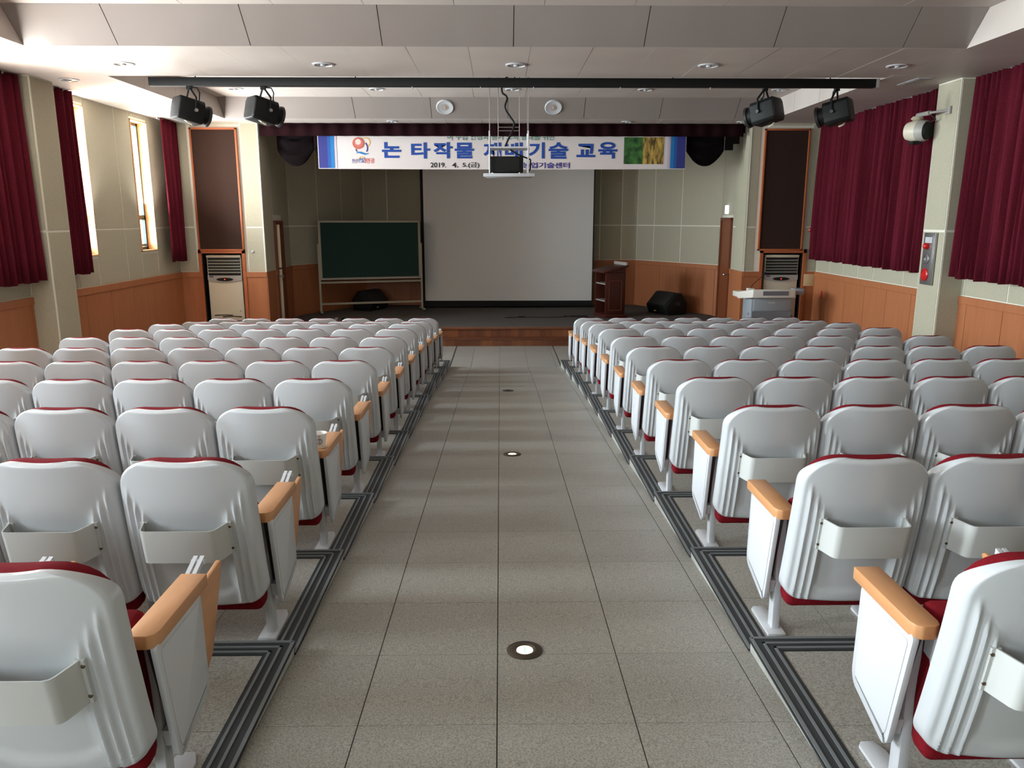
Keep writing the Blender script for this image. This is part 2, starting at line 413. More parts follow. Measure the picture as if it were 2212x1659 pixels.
# stage
st = MB().box(-4.9, 5.2, YF+.30, 20.4, -.2, SZ-.02)
STAGE = struct('stage', st, M['carpet'])
MB().box(-4.64, 4.87, YF+.235, 20.32, SZ-.03, SZ).build('stage_carpet', M['carpet'], STAGE)
MB().box(-4.64, 4.87, YF-.03, YF+.26, -.1, .125).build('stage_step', M['woods'][4], STAGE)
MB().box(-4.64, 4.87, YF-.05, YF+.25, .125, .15).build('step_tread', M['woods'][2], STAGE, bevel=.004)
MB().box(-4.64, 4.87, YF+.225, YF+.27, SZ-.045, SZ+.003).build('stage_edge', M['woods'][0], STAGE, bevel=.004)
MB().box(-4.64, 4.87, YF+.262, YF+.31, .14, SZ-.04).build('stage_riser', M['woods'][2], STAGE)
x = -1.7
while x < 2.0:
    wdt = random.uniform(.07, .16)
    MB().box(x+.001, x+wdt-.001, YF+.25, YF+.265, .15, SZ-.045).build('riser_plank', random.choice(M['woods']), STAGE); x += wdt
x = -1.7
while x < 2.0:
    wdt = random.uniform(.14, .3)
    MB().box(x+.001, x+wdt-.001, YF-.042, YF-.028, 0, .125).build('step_plank', random.choice(M['woods'][:4]), STAGE); x += wdt

# stage walls
def stage_wall(name, p0, p1, flip, cols, rows=None, door=None, wstep=1.0):
    r = Run(p0, p1, flip)
    mb = MB(); r.box(mb, -.02, r.L+.02, 0, 5.2, -.25, 0)
    wl = struct(name, mb, M['bead'])
    for a, b in zip(cols, cols[1:]):
        if door and a >= door[0]-.01 and b <= door[1]+.01:
            panels(r, wl, [a, b], [(2.60, 5.1)]); continue
        panels(r, wl, [a, b], [(ZR, ZB), (ZB, 5.1)])
    if door:
        wainscot(r, wl, 0, door[0], wstep, SZ-.02); wainscot(r, wl, door[1], r.L, wstep, SZ-.02)
    else: wainscot(r, wl, 0, r.L, wstep, SZ-.02)
    return r, wl
BY = 20.2
CL, CR = 3.45, 3.50
stage_wall('wall_back', (-CL, BY), (CR, BY), -1, [0, .6, 1.65, 2.6, 3.5, 4.4, 5.3, 6.0, 6.55, CL+CR], wstep=1.15)
stage_wall('wall_stage_left', (-4.74, 17.9), (-CL, BY), -1, [0, .95, 1.8, 2.64], wstep=.9)
stage_wall('wall_stage_right', (CR, BY), (4.98, 17.85), -1, [0, .62, 1.55, 2.78], wstep=.9)
rL, wL = stage_wall('wall_wing_left', (-4.65, YF+.6), (-4.74, 17.9), -1, [0, .06, .78, 1.6], door=(.06, .78))
rR, wR = stage_wall('wall_wing_right', (4.98, 17.85), (4.89, YF+.6), -1, [0, .2, 1.2, 1.55], door=(.2, 1.2))
MB().box(-4.65, -4.64, YF, YF+.62, ZR, 4.4).build('return_panel', M['fabric'], wL)
MB().box(-4.65, -4.635, YF-.02, YF+.62, 0, ZR).build('return_wainscot', M['wains'], wL)
MB().box(4.865, 4.88, YF, YF+.62, ZR, 4.4).build('return_panel', M['fabric'], wR)
MB().box(4.86, 4.88, YF-.02, YF+.62, 0, ZR).build('return_wainscot', M['wains'], wR)
struct('ceiling_stage', MB().box(-5.3, 5.4, YF+.2, BY+.4, 4.95, 5.1), M['ceil'])
struct('wall_proscenium', MB().box(-4.66, 4.89, YF+.35, YF+.55, 4.2, 5.1), M['black'])
# doors of the stage wings
def wing_door(n, r, a0, a1, top, pale):
    d = struct('door_%d' % n, None, None)
    for p, q in ((a0, a0+.06), (a1-.06, a1)): r.box(MB(), p, q, SZ, top, 0, .05).build('door_jamb', M['jamb'], d)
    r.box(MB(), a0, a1, top-.06, top, 0, .05).build('door_jamb', M['jamb'], d)
    r.box(MB(), a0+.06, a1-.06, SZ+.01, top-.06, 0, .02).build('door_leaf', M['ddoor'], d)
    k = r.pt(a0+.12 if pale else a1-.14, .02, 1.36); kn = V(k)+r.n*.06
    MB().cyl(k, kn, .012).lathe([(.012, 0), (.028, .01), (.03, .03), (.016, .045)], kn, r.n, 12).build('door_knob', M['steel'], d, smooth=True)
    if pale:  # matte cream strip in place of light through the gap of the door
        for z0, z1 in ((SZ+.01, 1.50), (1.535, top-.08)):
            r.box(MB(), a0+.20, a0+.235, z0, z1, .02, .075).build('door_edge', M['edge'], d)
        r.box(MB(), a0+.20, a0+.235, 1.50, 1.535, .02, .07).build('door_latch', M['bronze'], d)
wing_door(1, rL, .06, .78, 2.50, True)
wing_door(2, rR, .2, 1.2, 2.56, False)

# ------------------------------------------------------------------ ceiling
ZT = 4.67
TX = 5.05
cb = MB()
def slab(x0, x1, y0, y1, z): cb.box(x0, x1, y0, y1, z+.014, z+.06)
trays = [(10.70, 15.06), (4.45, 8.90), (-1.9, 2.55)]
ybeams = [(15.06, YF+.40), (8.90, 10.70), (2.55, 4.45), (YB-.1, -1.9)]
slab(-XW, -TX-.02, YB, YF+.05, ZC); slab(TX+.02, XW, YB, YF+.05, ZC)
for a, b in ybeams: slab(-TX, TX, a, b, ZC)
SL = .34
for a, b in trays:
    cb.box(-TX-.1, -TX-.014, a, b, ZC+.03, ZT+.1); cb.box(TX+.014, TX+.1, a, b, ZC+.03, ZT+.1)
    cb.box(-TX, TX, a+SL, b-SL, ZT+.014, ZT+.06)
    for y0, y1 in ((b, b-SL), (a, a+SL)):
        s_ = 1 if y1 < y0 else -1
        cb.hexa([(-TX, y0, ZC+.012), (TX, y0, ZC+.012), (TX, y1, ZT+.012), (-TX, y1, ZT+.012), (-TX, y0+s_*.05, ZC+.03), (TX, y0+s_*.05, ZC+.03), (TX, y1+s_*.05, ZT+.05), (-TX, y1+s_*.05, ZT+.05)])
CEIL = struct('ceiling', cb, M['gap'])
gp = .0035
def cpanel(p, m):                 # four corners seen from below, thickened upwards
    up = V((0, 0, .012)); c = sum((V(q) for q in p), V())/4
    q = [V(t)+(c-V(t)).normalized()*gp*1.4 for t in p]
    q = [a+V((0, 0, random.uniform(-.0012, .0012))) for a in q]
    MB().hexa(q+[a+up for a in q]).build('ceiling_panel', M[m], CEIL)
def cgrid(x0, x1, nx, y0, y1, ny, z, m='ceil'):
    for i in range(nx):
        for j in range(ny):
            a, b = x0+(x1-x0)*i/nx, x0+(x1-x0)*(i+1)/nx; c, d = y0+(y1-y0)*j/ny, y0+(y1-y0)*(j+1)/ny
            cpanel([(a, c, z), (b, c, z), (b, d, z), (a, d, z)], m)
for a, b in ybeams: cgrid(-TX, TX, 15, a, b, 1, ZC)
for s_ in (-1, 1): cgrid(*sorted((s_*TX, s_*XW)), 1, YB, YF+.05, 14, ZC)
for a, b in trays:
    cgrid(-TX, TX, 11, a+SL, b-SL, 3, ZT)
    for i in range(7):
        xs = sorted({-TX, TX} | {.15+1.40*k for k in range(-3, 4)})
    for p, q in zip(xs, xs[1:]):
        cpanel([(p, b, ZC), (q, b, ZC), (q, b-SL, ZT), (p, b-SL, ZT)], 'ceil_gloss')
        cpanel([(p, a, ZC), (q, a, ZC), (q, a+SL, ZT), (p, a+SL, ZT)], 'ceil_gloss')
    n = 4
    for s_ in (-1, 1):
        for k in range(n):
            y0, y1 = a+(b-a)*k/n, a+(b-a)*(k+1)/n
            za = ZT
            MB().box(*sorted((s_*(TX+.012), s_*TX)), y0+gp, y1-gp, ZC, za+.0).build('tray_side_panel', M['ceil'], CEIL)

# ------------------------------------------------------------------ curtains
def curtain(name, label, side, y0, y1, folds, depth, xoff, z0=1.76, z1=4.33, group=None, seed=0):
    rnd = random.Random(seed)
    t = thing(name, label, 'curtain', (side*xoff, (y0+y1)/2, z0), group)
    n = folds*10; nz = 8; vs = []; fs = []
    ph = [rnd.uniform(.6, 1.3) for _ in range(folds+2)]; L = y1-y0
    for j in range(nz+1):
        h = j/nz
        for i in range(n+1):
            u = i/n; k = u*folds; amp = depth*ph[int(k)]*(1-.35*h)
            x_ = -side*amp*.5*(1+math.sin(2*math.pi*(k+.12*math.sin(3*k+2*h))))
            vs.append((x_, -L/2+L*u+.008*math.sin(7*k), (z1-z0)*h+.012*math.sin(k*1.7)*(1-h)))
    W_ = n+1
    for j in range(nz):
        for i in range(n): fs.append((j*W_+i, j*W_+i+1, (j+1)*W_+i+1, (j+1)*W_+i))
    b = MB().add(vs, fs).build('curtain_cloth', M['curtain'], t, smooth=True)
    sm = b.modifiers.new('thickness', 'SOLIDIFY'); sm.thickness = .004
    MB().box(-.012, .012, -L/2-.03, L/2+.03, z1-z0-.02, z1-z0+.008).build('curtain_rail', M['white_steel'], t)
    return t
curtain('curtain', 'maroon pleated curtain drawn across right wall between stage and pillar', 1, 11.35, 15.52, 40, .13, 6.24, seed=1)
curtain('curtain', 'maroon pleated curtain on right wall, on camera side of pillar', 1, 5.95, 10.62, 42, .13, 6.24, seed=2)
curtain('curtain', 'narrow gathered maroon curtain between left pillar and first tall window', -1, 11.42, 11.99, 5, .10, 6.21, z0=1.74, seed=3)
curtain('curtain', 'gathered maroon curtain in left wall corner beside stage speaker grille', -1, 14.87, 15.62, 4, .11, 6.20, z0=1.74, seed=4)
curtain('curtain', 'wide maroon curtain on left wall, on camera side of pillar', -1, 9.50, 10.66, 9, .11, 6.20, z0=1.72, seed=5)

# stage pelmet, swags and banner
pel = thing('stage_pelmet', 'dark red velvet pelmet across top of stage opening', 'pelmet', (.06, YF+.02, 4.10))
vs = []; fs = []; n = 260
for i in range(n+1):
    u = i/n; x_ = -4.67+9.35*u; y_ = .012*math.sin(u*190)
    vs += [(x_, y_, 0), (x_, y_, .234)]
for i in range(n): fs.append((2*i, 2*i+2, 2*i+3, 2*i+1))
c = MB().add(vs, fs).build('pelmet_cloth', M['velvet'], pel, smooth=True); sm = c.modifiers.new('t', 'SOLIDIFY'); sm.thickness = .01
MB().box(-4.66, 4.68, .03, .06, .12, .234).build('pelmet_board', M['black'], pel)
def swag(xc, hw, zt, ze, zb, label, mirror=1):
    t = thing('stage_swag', label, 'swag', (xc, YF+.27, zb), 'scalloped swags below the stage pelmet')
    vs = []; fs = []; nu, nv = 28, 10
    for j in range(nv+1):
        for i in range(nu+1):
            u = i/nu*2-1
            bot = zb+(ze-zb)*abs(u)**2.1
            z = bot+(zt-bot)*j/nv
            vs.append((hw*u, .04*math.sin((z-zb)*26-2.2*u*u)*(1-u*u)-.05*(1-u*u), z-zb))
    for j in range(nv):
        for i in range(nu): fs.append((j*(nu+1)+i, j*(nu+1)+i+1, (j+1)*(nu+1)+i+1, (j+1)*(nu+1)+i))
    c = MB().add(vs, fs).build('swag_cloth', M['swag'], t, smooth=True); sm = c.modifiers.new('t', 'SOLIDIFY'); sm.thickness = .008
swag(-4.01, .36, 4.2, 3.86, 3.55, 'dark scalloped swag hanging left of the banner')
swag(-3.29, .36, 4.2, 3.86, 3.55, 'dark swag edge just showing behind left end of banner')
swag(4.06, .38, 4.2, 3.86, 3.56, 'dark scalloped swag hanging right of the banner')
swag(3.31, .37, 4.2, 3.86, 3.56, 'dark swag edge just showing behind right end of banner')
jab = thing('stage_swag', 'short dark velvet tail between right swag and column', 'swag', (4.58, YF+.2, 3.86))
MB().prism([(-.14, 0), (.02, 0), (.02, .12), (.14, .12), (.14, .34), (-.14, .34)], 1, 0, .03).build('swag_cloth', M['swag'], jab)

BYY = YF+.13                      # banner plane
ban = thing('banner', 'long white event banner with blue lettering hung below the stage pelmet', 'banner', (0, BYY, 3.49))
BX = lambda px: ((px-681)*.0089467-3.55)*1.001
BZ = lambda py: 4.11-(py-292.5)*.0086-3.49
vs = []; fs = []; n = 60
for i in range(n+1):
    u = i/n; x_ = BX(682)+(BX(1486)-BX(682))*u
    vs += [(x_, 0, BZ(365.2)+.012*(2*u-1)**2), (x_, 0, .72)]
for i in range(n): fs.append((2*i, 2*i+2, 2*i+3, 2*i+1))
c = MB().add(vs, fs).build('banner_cloth', M['banner'], ban); sm = c.modifiers.new('t', 'SOLIDIFY'); sm.thickness = .003; sm.offset = -1
def flat(name, pts, m, d=.004):
    return MB().prism([(BX(a), BZ(b)) for a, b in pts], 1, -d-.001, -d).build(name, M[m], ban)
def rect(name, a, b, c_, d_, m, d=.004): return flat(name, [(a, d_), (b, d_), (b, c_), (a, c_)], m, d)
for a, b, m in ((683.5, 703, 'b_navy'), (703, 710, 'b_mid'), (710, 717.5, 'b_sky'), (719, 723, 'b_lav'), (1466, 1484.5, 'b_navy'), (1459.5, 1466, 'b_mid'), (1452, 1459.5, 'b_sky'), (1445, 1450, 'b_lav')):
    rect('banner_stripe', a, b, 280, 362.5, m)
def text(body, box, m, parent, name, off=0.0, d=.005, plane='XZ', origin=(0, 0, 0)):
    cu = bpy.data.curves.new('lettering', 'FONT'); cu.body = body; cu.size = 1; cu.offset = off; cu.resolution_u = 3
    o = bpy.data.objects.new('lettering', cu); COL.objects.link(o)
    bpy.context.view_layer.update()
    dg = bpy.context.evaluated_depsgraph_get(); me = bpy.data.meshes.new_from_object(o.evaluated_get(dg))
    bpy.data.objects.remove(o); bpy.data.curves.remove(cu)
    xs = [v.co.x for v in me.vertices]; ys_ = [v.co.y for v in me.vertices]
    if not xs: return None
    x0, x1, y0, y1 = min(xs), max(xs), min(ys_), max(ys_); a0, a1, b0, b1 = box
    for v in me.vertices:
        u = a0+(v.co.x-x0)/(x1-x0)*(a1-a0); t = b0+(v.co.y-y0)/(y1-y0)*(b1-b0); v.co = (u, -d, t)
    me.materials.clear(); me.materials.append(m)
    for p in me.polygons: p.material_index = 0
    return link(name, me, parent)
def btext(body, a, b, c_, d_, m, name, off=0): return text(body, (BX(a), BX(b), BZ(d_), BZ(c_)), M[m], ban, name, off)
for ch, a, b, t, q in (('논', 821, 863, 305.5, 340), ('타', 884.5, 926, 306, 341.5), ('작', 933, 975, 305.5, 341), ('물', 979.5, 1021.5, 306.5, 341), ('재', 1042, 1081, 306, 341.5),
                       ('배', 1089, 1128, 306, 341.5), ('기', 1141, 1176, 305.5, 341), ('술', 1184.5, 1227, 305.5, 341.5), ('교', 1245.5, 1287, 308.5, 338), ('육', 1293, 1335, 304.5, 341)):
    btext(ch, a, b, t, q, 'b_blue', 'headline_letter', .034)
btext('2019.', 926, 960, 350, 361, 'ink', 'date_lettering', .02)
btext('4.', 973, 987, 350, 361, 'ink', 'date_lettering', .02)
btext('5.(금)', 996, 1033, 349.5, 362.5, 'ink', 'date_lettering', .02)
btext('영광군농업기술센터', 1075, 1231.5, 349.5, 362.5, 'b_purple', 'office_lettering', .028)
btext('벼 수급 안정과 농가 소득 증대를 위한', 964, 1198, 286, 301, 'b_green', 'top_lettering', .012)
btext('천년의', 755, 772, 342, 351.5, 'b_purple', 'slogan_lettering', .008)
btext('빛', 773, 783, 339.5, 351, 'b_mid', 'slogan_lettering', .008)
btext('영광', 786, 804, 340.5, 352, 'b_red', 'slogan_lettering', .008)
# emblem
def arc(name, cx, cy, r0, r1, a0, a1, m, d=.004, n=28, sx=1):
    A = [math.radians(a0+(a1-a0)*i/n) for i in range(n+1)]
    o_ = [(cx+sx*r1*math.cos(t), cy-r1*math.sin(t)) for t in A]; i_ = [(cx+sx*r0*math.cos(t), cy-r0*math.sin(t)) for t in A]
    mb = MB()
    P = lambda q, dd: (BX(q[0]), -dd, BZ(q[1]))
    vs = [P(q, d) for q in o_]+[P(q, d) for q in i_]
    mb.add(vs, [(i, i+1, n+2+i, n+1+i) for i in range(n)]); return mb.build(name, M[m], ban)
arc('emblem_ring', 786, 306, 8.6, 10.6, -75, 115, 'b_yel')
arc('emblem_arc', 774, 318, 14.6, 17.2, -32, 42, 'b_navy', .0045)
arc('emblem_arc', 778, 318, 12.6, 14.8, 190, 218, 'b_navy', .0045)
flat('emblem_sun', [(770.5+12.7*math.cos(i*math.pi/18), 308-12.7*math.sin(i*math.pi/18)) for i in range(36)][::-1], 'b_salmon', .005)
flat('emblem_sun_core', [(770+6*math.cos(i*math.pi/12), 305+6*math.sin(i*math.pi/12)*-1) for i in range(24)][::-1], 'b_pink', .0062)
mb = MB()
for i in range(22):
    t = math.radians(i*360/22); q = [(770+5*math.cos(t-.05), 305.5-5*math.sin(t-.05)), (770.5+12.5*math.cos(t), 308-12.5*math.sin(t)), (770+5*math.cos(t+.05), 305.5-5*math.sin(t+.05))]
    mb.add([(BX(a), -.0064, BZ(b)) for a, b in q], [(0, 1, 2)])
mb.build('emblem_ray', M['b_pink'], ban)
top = [(764, 330), (769, 326.5), (775, 326.5), (782, 329.5), (788, 330.5), (793, 329)]; bot = [(790, 332), (784, 333.5), (777, 331.5), (771, 329.5)]
flat('emblem_wave', (top+bot)[::-1], 'b_sky', .006)
arc('emblem_arc', 777, 344, 6.0, 7.4, 20, 175, 'b_yel', .0045)
arc('emblem_arc', 777, 346, 7.4, 9.0, -40, 40, 'b_red', .0045)
rect('field_print', 1349.5, 1391, 294, 353, 'b_plants'); rect('straw_print', 1391, 1436.5, 294, 353, 'b_straw', .0042)

# ------------------------------------------------------------------ projection screen
scr = thing('projection_screen', 'large white projection screen with black border at back of stage', 'screen', (.206, 19.55, SZ))
MB().box(-2.08, 2.09, 0, .012, .175, 4.2).build('screen_cloth', M['screen'], scr)
MB().box(-2.15, -2.08, -.003, .012, .065, 4.2).build('screen_border', M['scrb'], scr)
MB().box(2.09, 2.12, -.003, .012, .065, 4.2).build('screen_border', M['scrb'], scr)
MB().box(-2.12, 2.12, -.004, .014, .055, .175).build('screen_border', M['scrb'], scr)
MB().cyl((-2.15, .005, .040), (2.12, .005, .055), .03, n=12).build('bottom_bar', M['black'], scr)
MB().box(-2.2, 2.2, -.08, .10, 4.2, 4.40).build('screen_case', M['white_steel'], scr)

# chalkboard on a rolling stand (turned a little)
cp0, cp1 = V((-4.22, 18.35, SZ)), V((-1.90, 19.02, SZ))
cdir = (cp1-cp0); cl = cdir.length; ang = math.atan2(cdir.y, cdir.x)
cbd = thing('chalkboard', 'dark green chalkboard on cream steel rolling stand, left of the screen', 'chalkboard', cp0, rot=(0, 0, ang))
MB().box(.06, cl-.06, -.015, .012, .82, 2.12).build('board', M['cboard'], cbd)
for a, b, z0, z1 in ((0.02, .07, .80, 2.14), (cl-.07, cl-.02, .80, 2.14), (.02, cl-.02, 2.10, 2.145), (.02, cl-.02, .785, .83)):
    MB().box(a, b, -.022, .018, z0, z1).build('board_frame', M['cream_steel'], cbd)
MB().box(.05, cl-.05, -.09, -.02, .79, .81).build('chalk_tray', M['acgrey'], cbd)
for xx in (-.015, cl-.03): MB().box(xx, xx+.045, -.02, .025, .05, 1.62).build('stand_post', M['cream_steel'], cbd)
for z0 in (.70, .20): MB().box(.03, cl-.03, -.015, .02, z0, z0+.045).build('cross_bar', M['cream_steel'], cbd)
for xx in (-.02, cl-.035): MB().box(xx, xx+.055, -.27, .27, .03, .075).build('stand_foot', M['cream_steel'], cbd, bevel=.006)
for xx in (0.005, cl-.005):
    for yy in (-.24, .24): MB().cyl((xx-.012, yy, .018), (xx+.012, yy, .018), .018, n=12).build('caster', M['black'], cbd)

# stage monitors (wedge loudspeakers)
def wedge(label, loc, rz, sc=1):
    t = thing('stage_monitor', label, 'speaker', loc, 'wedge stage monitors', (0, 0, rz))
    w_ = .40*sc
    MB().prism([(-.26*sc, 0), (.24*sc, 0), (.28*sc, .26*sc), (.10*sc, .50*sc), (-.06*sc, .50*sc), (-.34*sc, .20*sc)], 0, -w_, w_).build('cabinet', M['black'], t, bevel=.02)
    MB().hexa([(-w_+.05, -.335*sc, .235*sc), (w_-.05, -.335*sc, .235*sc), (w_-.05, -.09*sc, .50*sc), (-w_+.05, -.09*sc, .50*sc),
               (-w_+.05, -.325*sc, .215*sc), (w_-.05, -.325*sc, .215*sc), (w_-.05, -.07*sc, .49*sc), (-w_+.05, -.07*sc, .49*sc)]).build('speaker_grille_cloth', M['dgrey'], t)
    MB().box(w_-.004, w_+.004, -.07, .07, .22*sc, .30*sc).build('side_handle', M['dgrey'], t)
    MB().box(-.12, -.04, -.30*sc, -.27*sc, .06, .085).build('badge', M['ivory'], t)
wedge('black wedge stage monitor on stage floor, in front of right wing wall', (3.95, 18.3, SZ), -1.15)
wedge('black wedge stage monitor behind legs of the chalkboard', (-3.22, 19.25, SZ), 1.15, .95)

# lectern, open back towards stage centre
lec = thing('lectern', 'dark red-brown wooden lectern with open shelved back, beside the screen', 'lectern', (2.50, 17.75, SZ), rot=(0, 0, math.radians(16)))
LW, LD, LH = .30, .24, 1.02     # half width (across), half depth
MB().box(-LD, -LD+.0, 0, 0, 0, 0) if False else None
for yy in (-LW, LW-.03): MB().box(-LD, LD, yy, yy+.03, .06, LH).build('side_panel', M['lectern'], lec, bevel=.004)
MB().box(LD-.02, LD, -LW, LW, .06, LH).build('front_panel', M['lectern'], lec)
MB().box(-LD-.02, LD+.03, -LW-.03, LW+.03, 0, .07).build('plinth', M['lectern'], lec, bevel=.008)
for z0 in (.36, .74): MB().box(-LD+.01, LD-.02, -LW+.03, LW-.03, z0, z0+.025).build('shelf', M['pale'], lec)
MB().hexa([(-LD-.06, -LW-.04, 1.00), (LD+.05, -LW-.04, 1.13), (LD+.05, LW+.04, 1.13), (-LD-.06, LW+.04, 1.00),
           (-LD-.06, -LW-.04, 1.045), (LD+.05, -LW-.04, 1.18), (LD+.05, LW+.04, 1.18), (-LD-.06, LW+.04, 1.045)]).build('sloping_top', M['lectern'], lec, bevel=.008)
MB().prism([(-LD-.02, 1.0), (LD, 1.0), (LD, 1.12), (-LD-.02, 1.015)], 1, -LW, LW).build('top_box', M['lectern'], lec)
for a, b, c_, d_ in ((-.16, .16, .16, .18), (-.16, .16, .82, .84), (-.16, -.14, .16, .84), (.14, .16, .16, .84)):
    MB().box(a, b, -LW-.012, -LW, c_, d_).build('moulding', M['lect_trim'], lec)
MB().box(.23, .28, -LW-.03, LW+.03, 1.16, 1.235).build('book_stop', M['pale'], lec, bevel=.01)

# air conditioners
def aircon(label, xc):
    t = thing('air_conditioner', label, 'air conditioner', (xc, YF+.02, 0), 'tall air conditioners in the alcoves')
    hw = .34; H = 1.83
    MB().box(-hw, hw, .02, .40, 0, H).build('cabinet', M['ac'], t, bevel=.012)
    MB().box(-hw+.02, hw-.02, .012, .03, 1.43, 1.775).build('grille_recess', M['black'], t)
    for k in range(5): MB().hexa([(-hw+.02, -.005, 1.475+k*.058), (hw-.02, -.005, 1.475+k*.058), (hw-.02, .02, 1.497+k*.058), (-hw+.02, .02, 1.497+k*.058),
                                  (-hw+.02, -.005, 1.490+k*.058), (hw-.02, -.005, 1.490+k*.058), (hw-.02, .02, 1.512+k*.058), (-hw+.02, .02, 1.512+k*.058)]).build('louvre', M['acslat'], t)
    MB().box(-hw, hw, -.004, .03, 1.785, H).build('top_strip', M['ac'], t, bevel=.006)
    pts = [(-hw, 1.43), (-hw, 1.335)]+[(-hw+2*hw*i/16, 1.335-.045*math.sin(math.pi*i/16)) for i in range(1, 16)]+[(hw, 1.335), (hw, 1.43)]
    MB().prism(pts, 1, .004, .03).build('control_fascia', M['acgrey'], t)
    MB().prism([(.165*math.cos(i*math.pi/16), 1.352+.034*math.sin(i*math.pi/16)) for i in range(32)], 1, -.008, .006).build('control_panel', M['black'], t)
    MB().box(-.010, .010, -.012, -.008, 1.345, 1.361).build('power_light', M['led'], t)
    MB().box(-hw+.04, -hw+.115, 0, .006, 1.395, 1.42).build('badge', M['navyb'], t)
    MB().box(hw-.09, hw-.06, .014, .022, .70, .73).build('badge', M['acgrey'], t)
    for k, (a, b, z) in enumerate(((-.26, .10, .62), (-.10, .28, .59), (-.24, .08, .54), (-.05, .28, .50), (-.26, .1, .45), (-.1, .28, .41))):
        pts = [(a+(b-a)*i/10, z+.012*math.sin(math.pi*i/10)) for i in range(11)]+[(a+(b-a)*i/10, z+.022+.006*math.sin(math.pi*i/10)) for i in range(10, -1, -1)]
        MB().prism(pts, 1, .010, .024).build('intake_slot', M['bronze'], t)
aircon('cream standing air conditioner in alcove left of the stage', -5.50)
aircon('cream standing air conditioner in alcove right of the stage, behind podium', 5.67)

# electronic podium on the floor, right of the stage
pod = thing('podium_desk', 'grey and white electronic teaching podium before right air conditioner', 'podium', (5.14, 14.85, 0)); pod.scale = (.95, 1, 1.14)
bx = .40
MB().box(-bx, bx, -.18, .34, 0, .92).build('cabinet', M['podg'], pod, bevel=.012)
MB().box(-bx+.02, bx-.0, -.188, -.17, 0, .72).build('lower_panel', M['podd'], pod)
MB().box(-bx+.05, bx-.01, -.192, -.17, .725, .95).build('upper_panel', M['podg'], pod, bevel=.004)
MB().hexa([(-.60, .10, .91), (-.42, -.30, .95), (.42, -.30, .95), (.60, .10, .91), (-.60, .10, 1.02), (-.42, -.30, 1.09), (.42, -.30, 1.09), (.60, .10, 1.02)]).build('desk_top', M['podw'], pod, bevel=.01)
MB().box(-.60, .60, .10, .42, .93, 1.02).build('desk_top_rear', M['podw'], pod, bevel=.01)
MB().box(-.22, .28, -.312, -.29, .99, 1.06).build('display_slot', M['slot'], pod)
MB().box(.52, .70, -.05, .20, .98, 1.08).build('side_drawer', M['podg'], pod, bevel=.006)
MB().box(-.42, -.28, .02, .12, 1.02, 1.085).build('switch_box', M['podw'], pod, bevel=.004)
pts = [V((-.34, .06, 1.08)), V((-.32, .06, 1.14)), V((-.26, .05, 1.19)), V((-.17, .03, 1.26)), V((-.12, .02, 1.31))]
MB().tube(pts, .006).build('microphone_neck', M['black'], pod)
MB().lathe([(.008, 0), (.02, .012), (.022, .035), (.012, .05)], pts[-1], (.4, -.1, .6), 12).build('microphone_head', M['black'], pod, smooth=True)
MB().cyl((-bx-.012, -.05, .66), (-bx+.01, -.05, .66), .02, n=12).build('key_lock', M['steel'], pod)
text('Knoaje', (-.06, .07, .845, .875), M['podw'], pod, 'maker_lettering', .02, d=.194)

def tomesh(o, name):
    bpy.context.view_layer.update()
    me = bpy.data.meshes.new_from_object(o.evaluated_get(bpy.context.evaluated_depsgraph_get())); p = o.parent
    bpy.data.objects.remove(o); me.polygons.foreach_set('use_smooth', [True]*len(me.polygons)); return link(name, me, p)
# small things on the front wall, pillars and stage
o = MB().box(-.11, .11, -.02, 0, -.12, .12).build('switch_panel', M['ivory'], None, bevel=.004); o.location = (6.215, YF-.022, 1.33)
tag(o, 'square ivory control plate on orange wainscot right of air conditioner', 'control plate')
bell = thing('alarm_bell', 'small round red alarm bell beside top right curtain corner', 'alarm', (6.2, YF-.016, 2.32))
MB().lathe([(.055, 0), (.06, .012), (.045, .03), (.012, .036)], (0, 0, 0), (0, -1, 0), 20).build('bell_dome', M['redlens'], bell, smooth=True)
MB().box(-.02, .02, -.012, 0, -.085, -.05).build('bell_bracket', M['white_steel'], bell)
ex = thing('exit_sign', 'small lit white box sign above right wing door', 'sign', rR.pt(.72, .0, 2.64))
ex.rotation_euler = (0, 0, math.atan2(rR.d.y, rR.d.x))
MB().box(-.10, .10, -.06, -.005, 0, .18).build('sign_case', M['exit'], ex, bevel=.008)
MB().box(-.105, .105, -.02, -.004, -.008, .188).build('sign_backplate', M['white_steel'], ex)

# fire alarm panel on the right pillar
fa = thing('fire_alarm_panel', 'tall steel fire alarm panel with red lamp on right pillar', 'fire alarm', (6.014, 10.93, 1.63))
MB().box(-.03, .0, -.145, .145, 0, .72).build('panel_rim', M['steel'], fa, bevel=.006)
MB().box(-.034, -.02, -.115, .115, .03, .69).build('panel_plate', M['steel'], fa, bevel=.004)
MB().box(-.036, -.03, -.08, .10, .58, .66).build('label_plate', M['white'], fa)
MB().lathe([(.045, 0), (.045, .02), (.036, .05), (.012, .066)], (-.034, .02, .535), (-1, 0, 0), 20).build('signal_lamp', M['redlens'], fa, smooth=True)
MB().lathe([(.07, 0), (.072, .012), (.05, .018), (.045, .008), (.004, .006)], (-.034, .01, .36), (-1, 0, 0), 24).build('sounder_ring', M['steel'], fa, smooth=True)
MB().lathe([(.085, 0), (.088, .012), (.07, .022), (.065, .014), (.004, .014)], (-.034, .015, .14), (-1, 0, 0), 24).build('push_button', M['redlens'], fa, smooth=True)
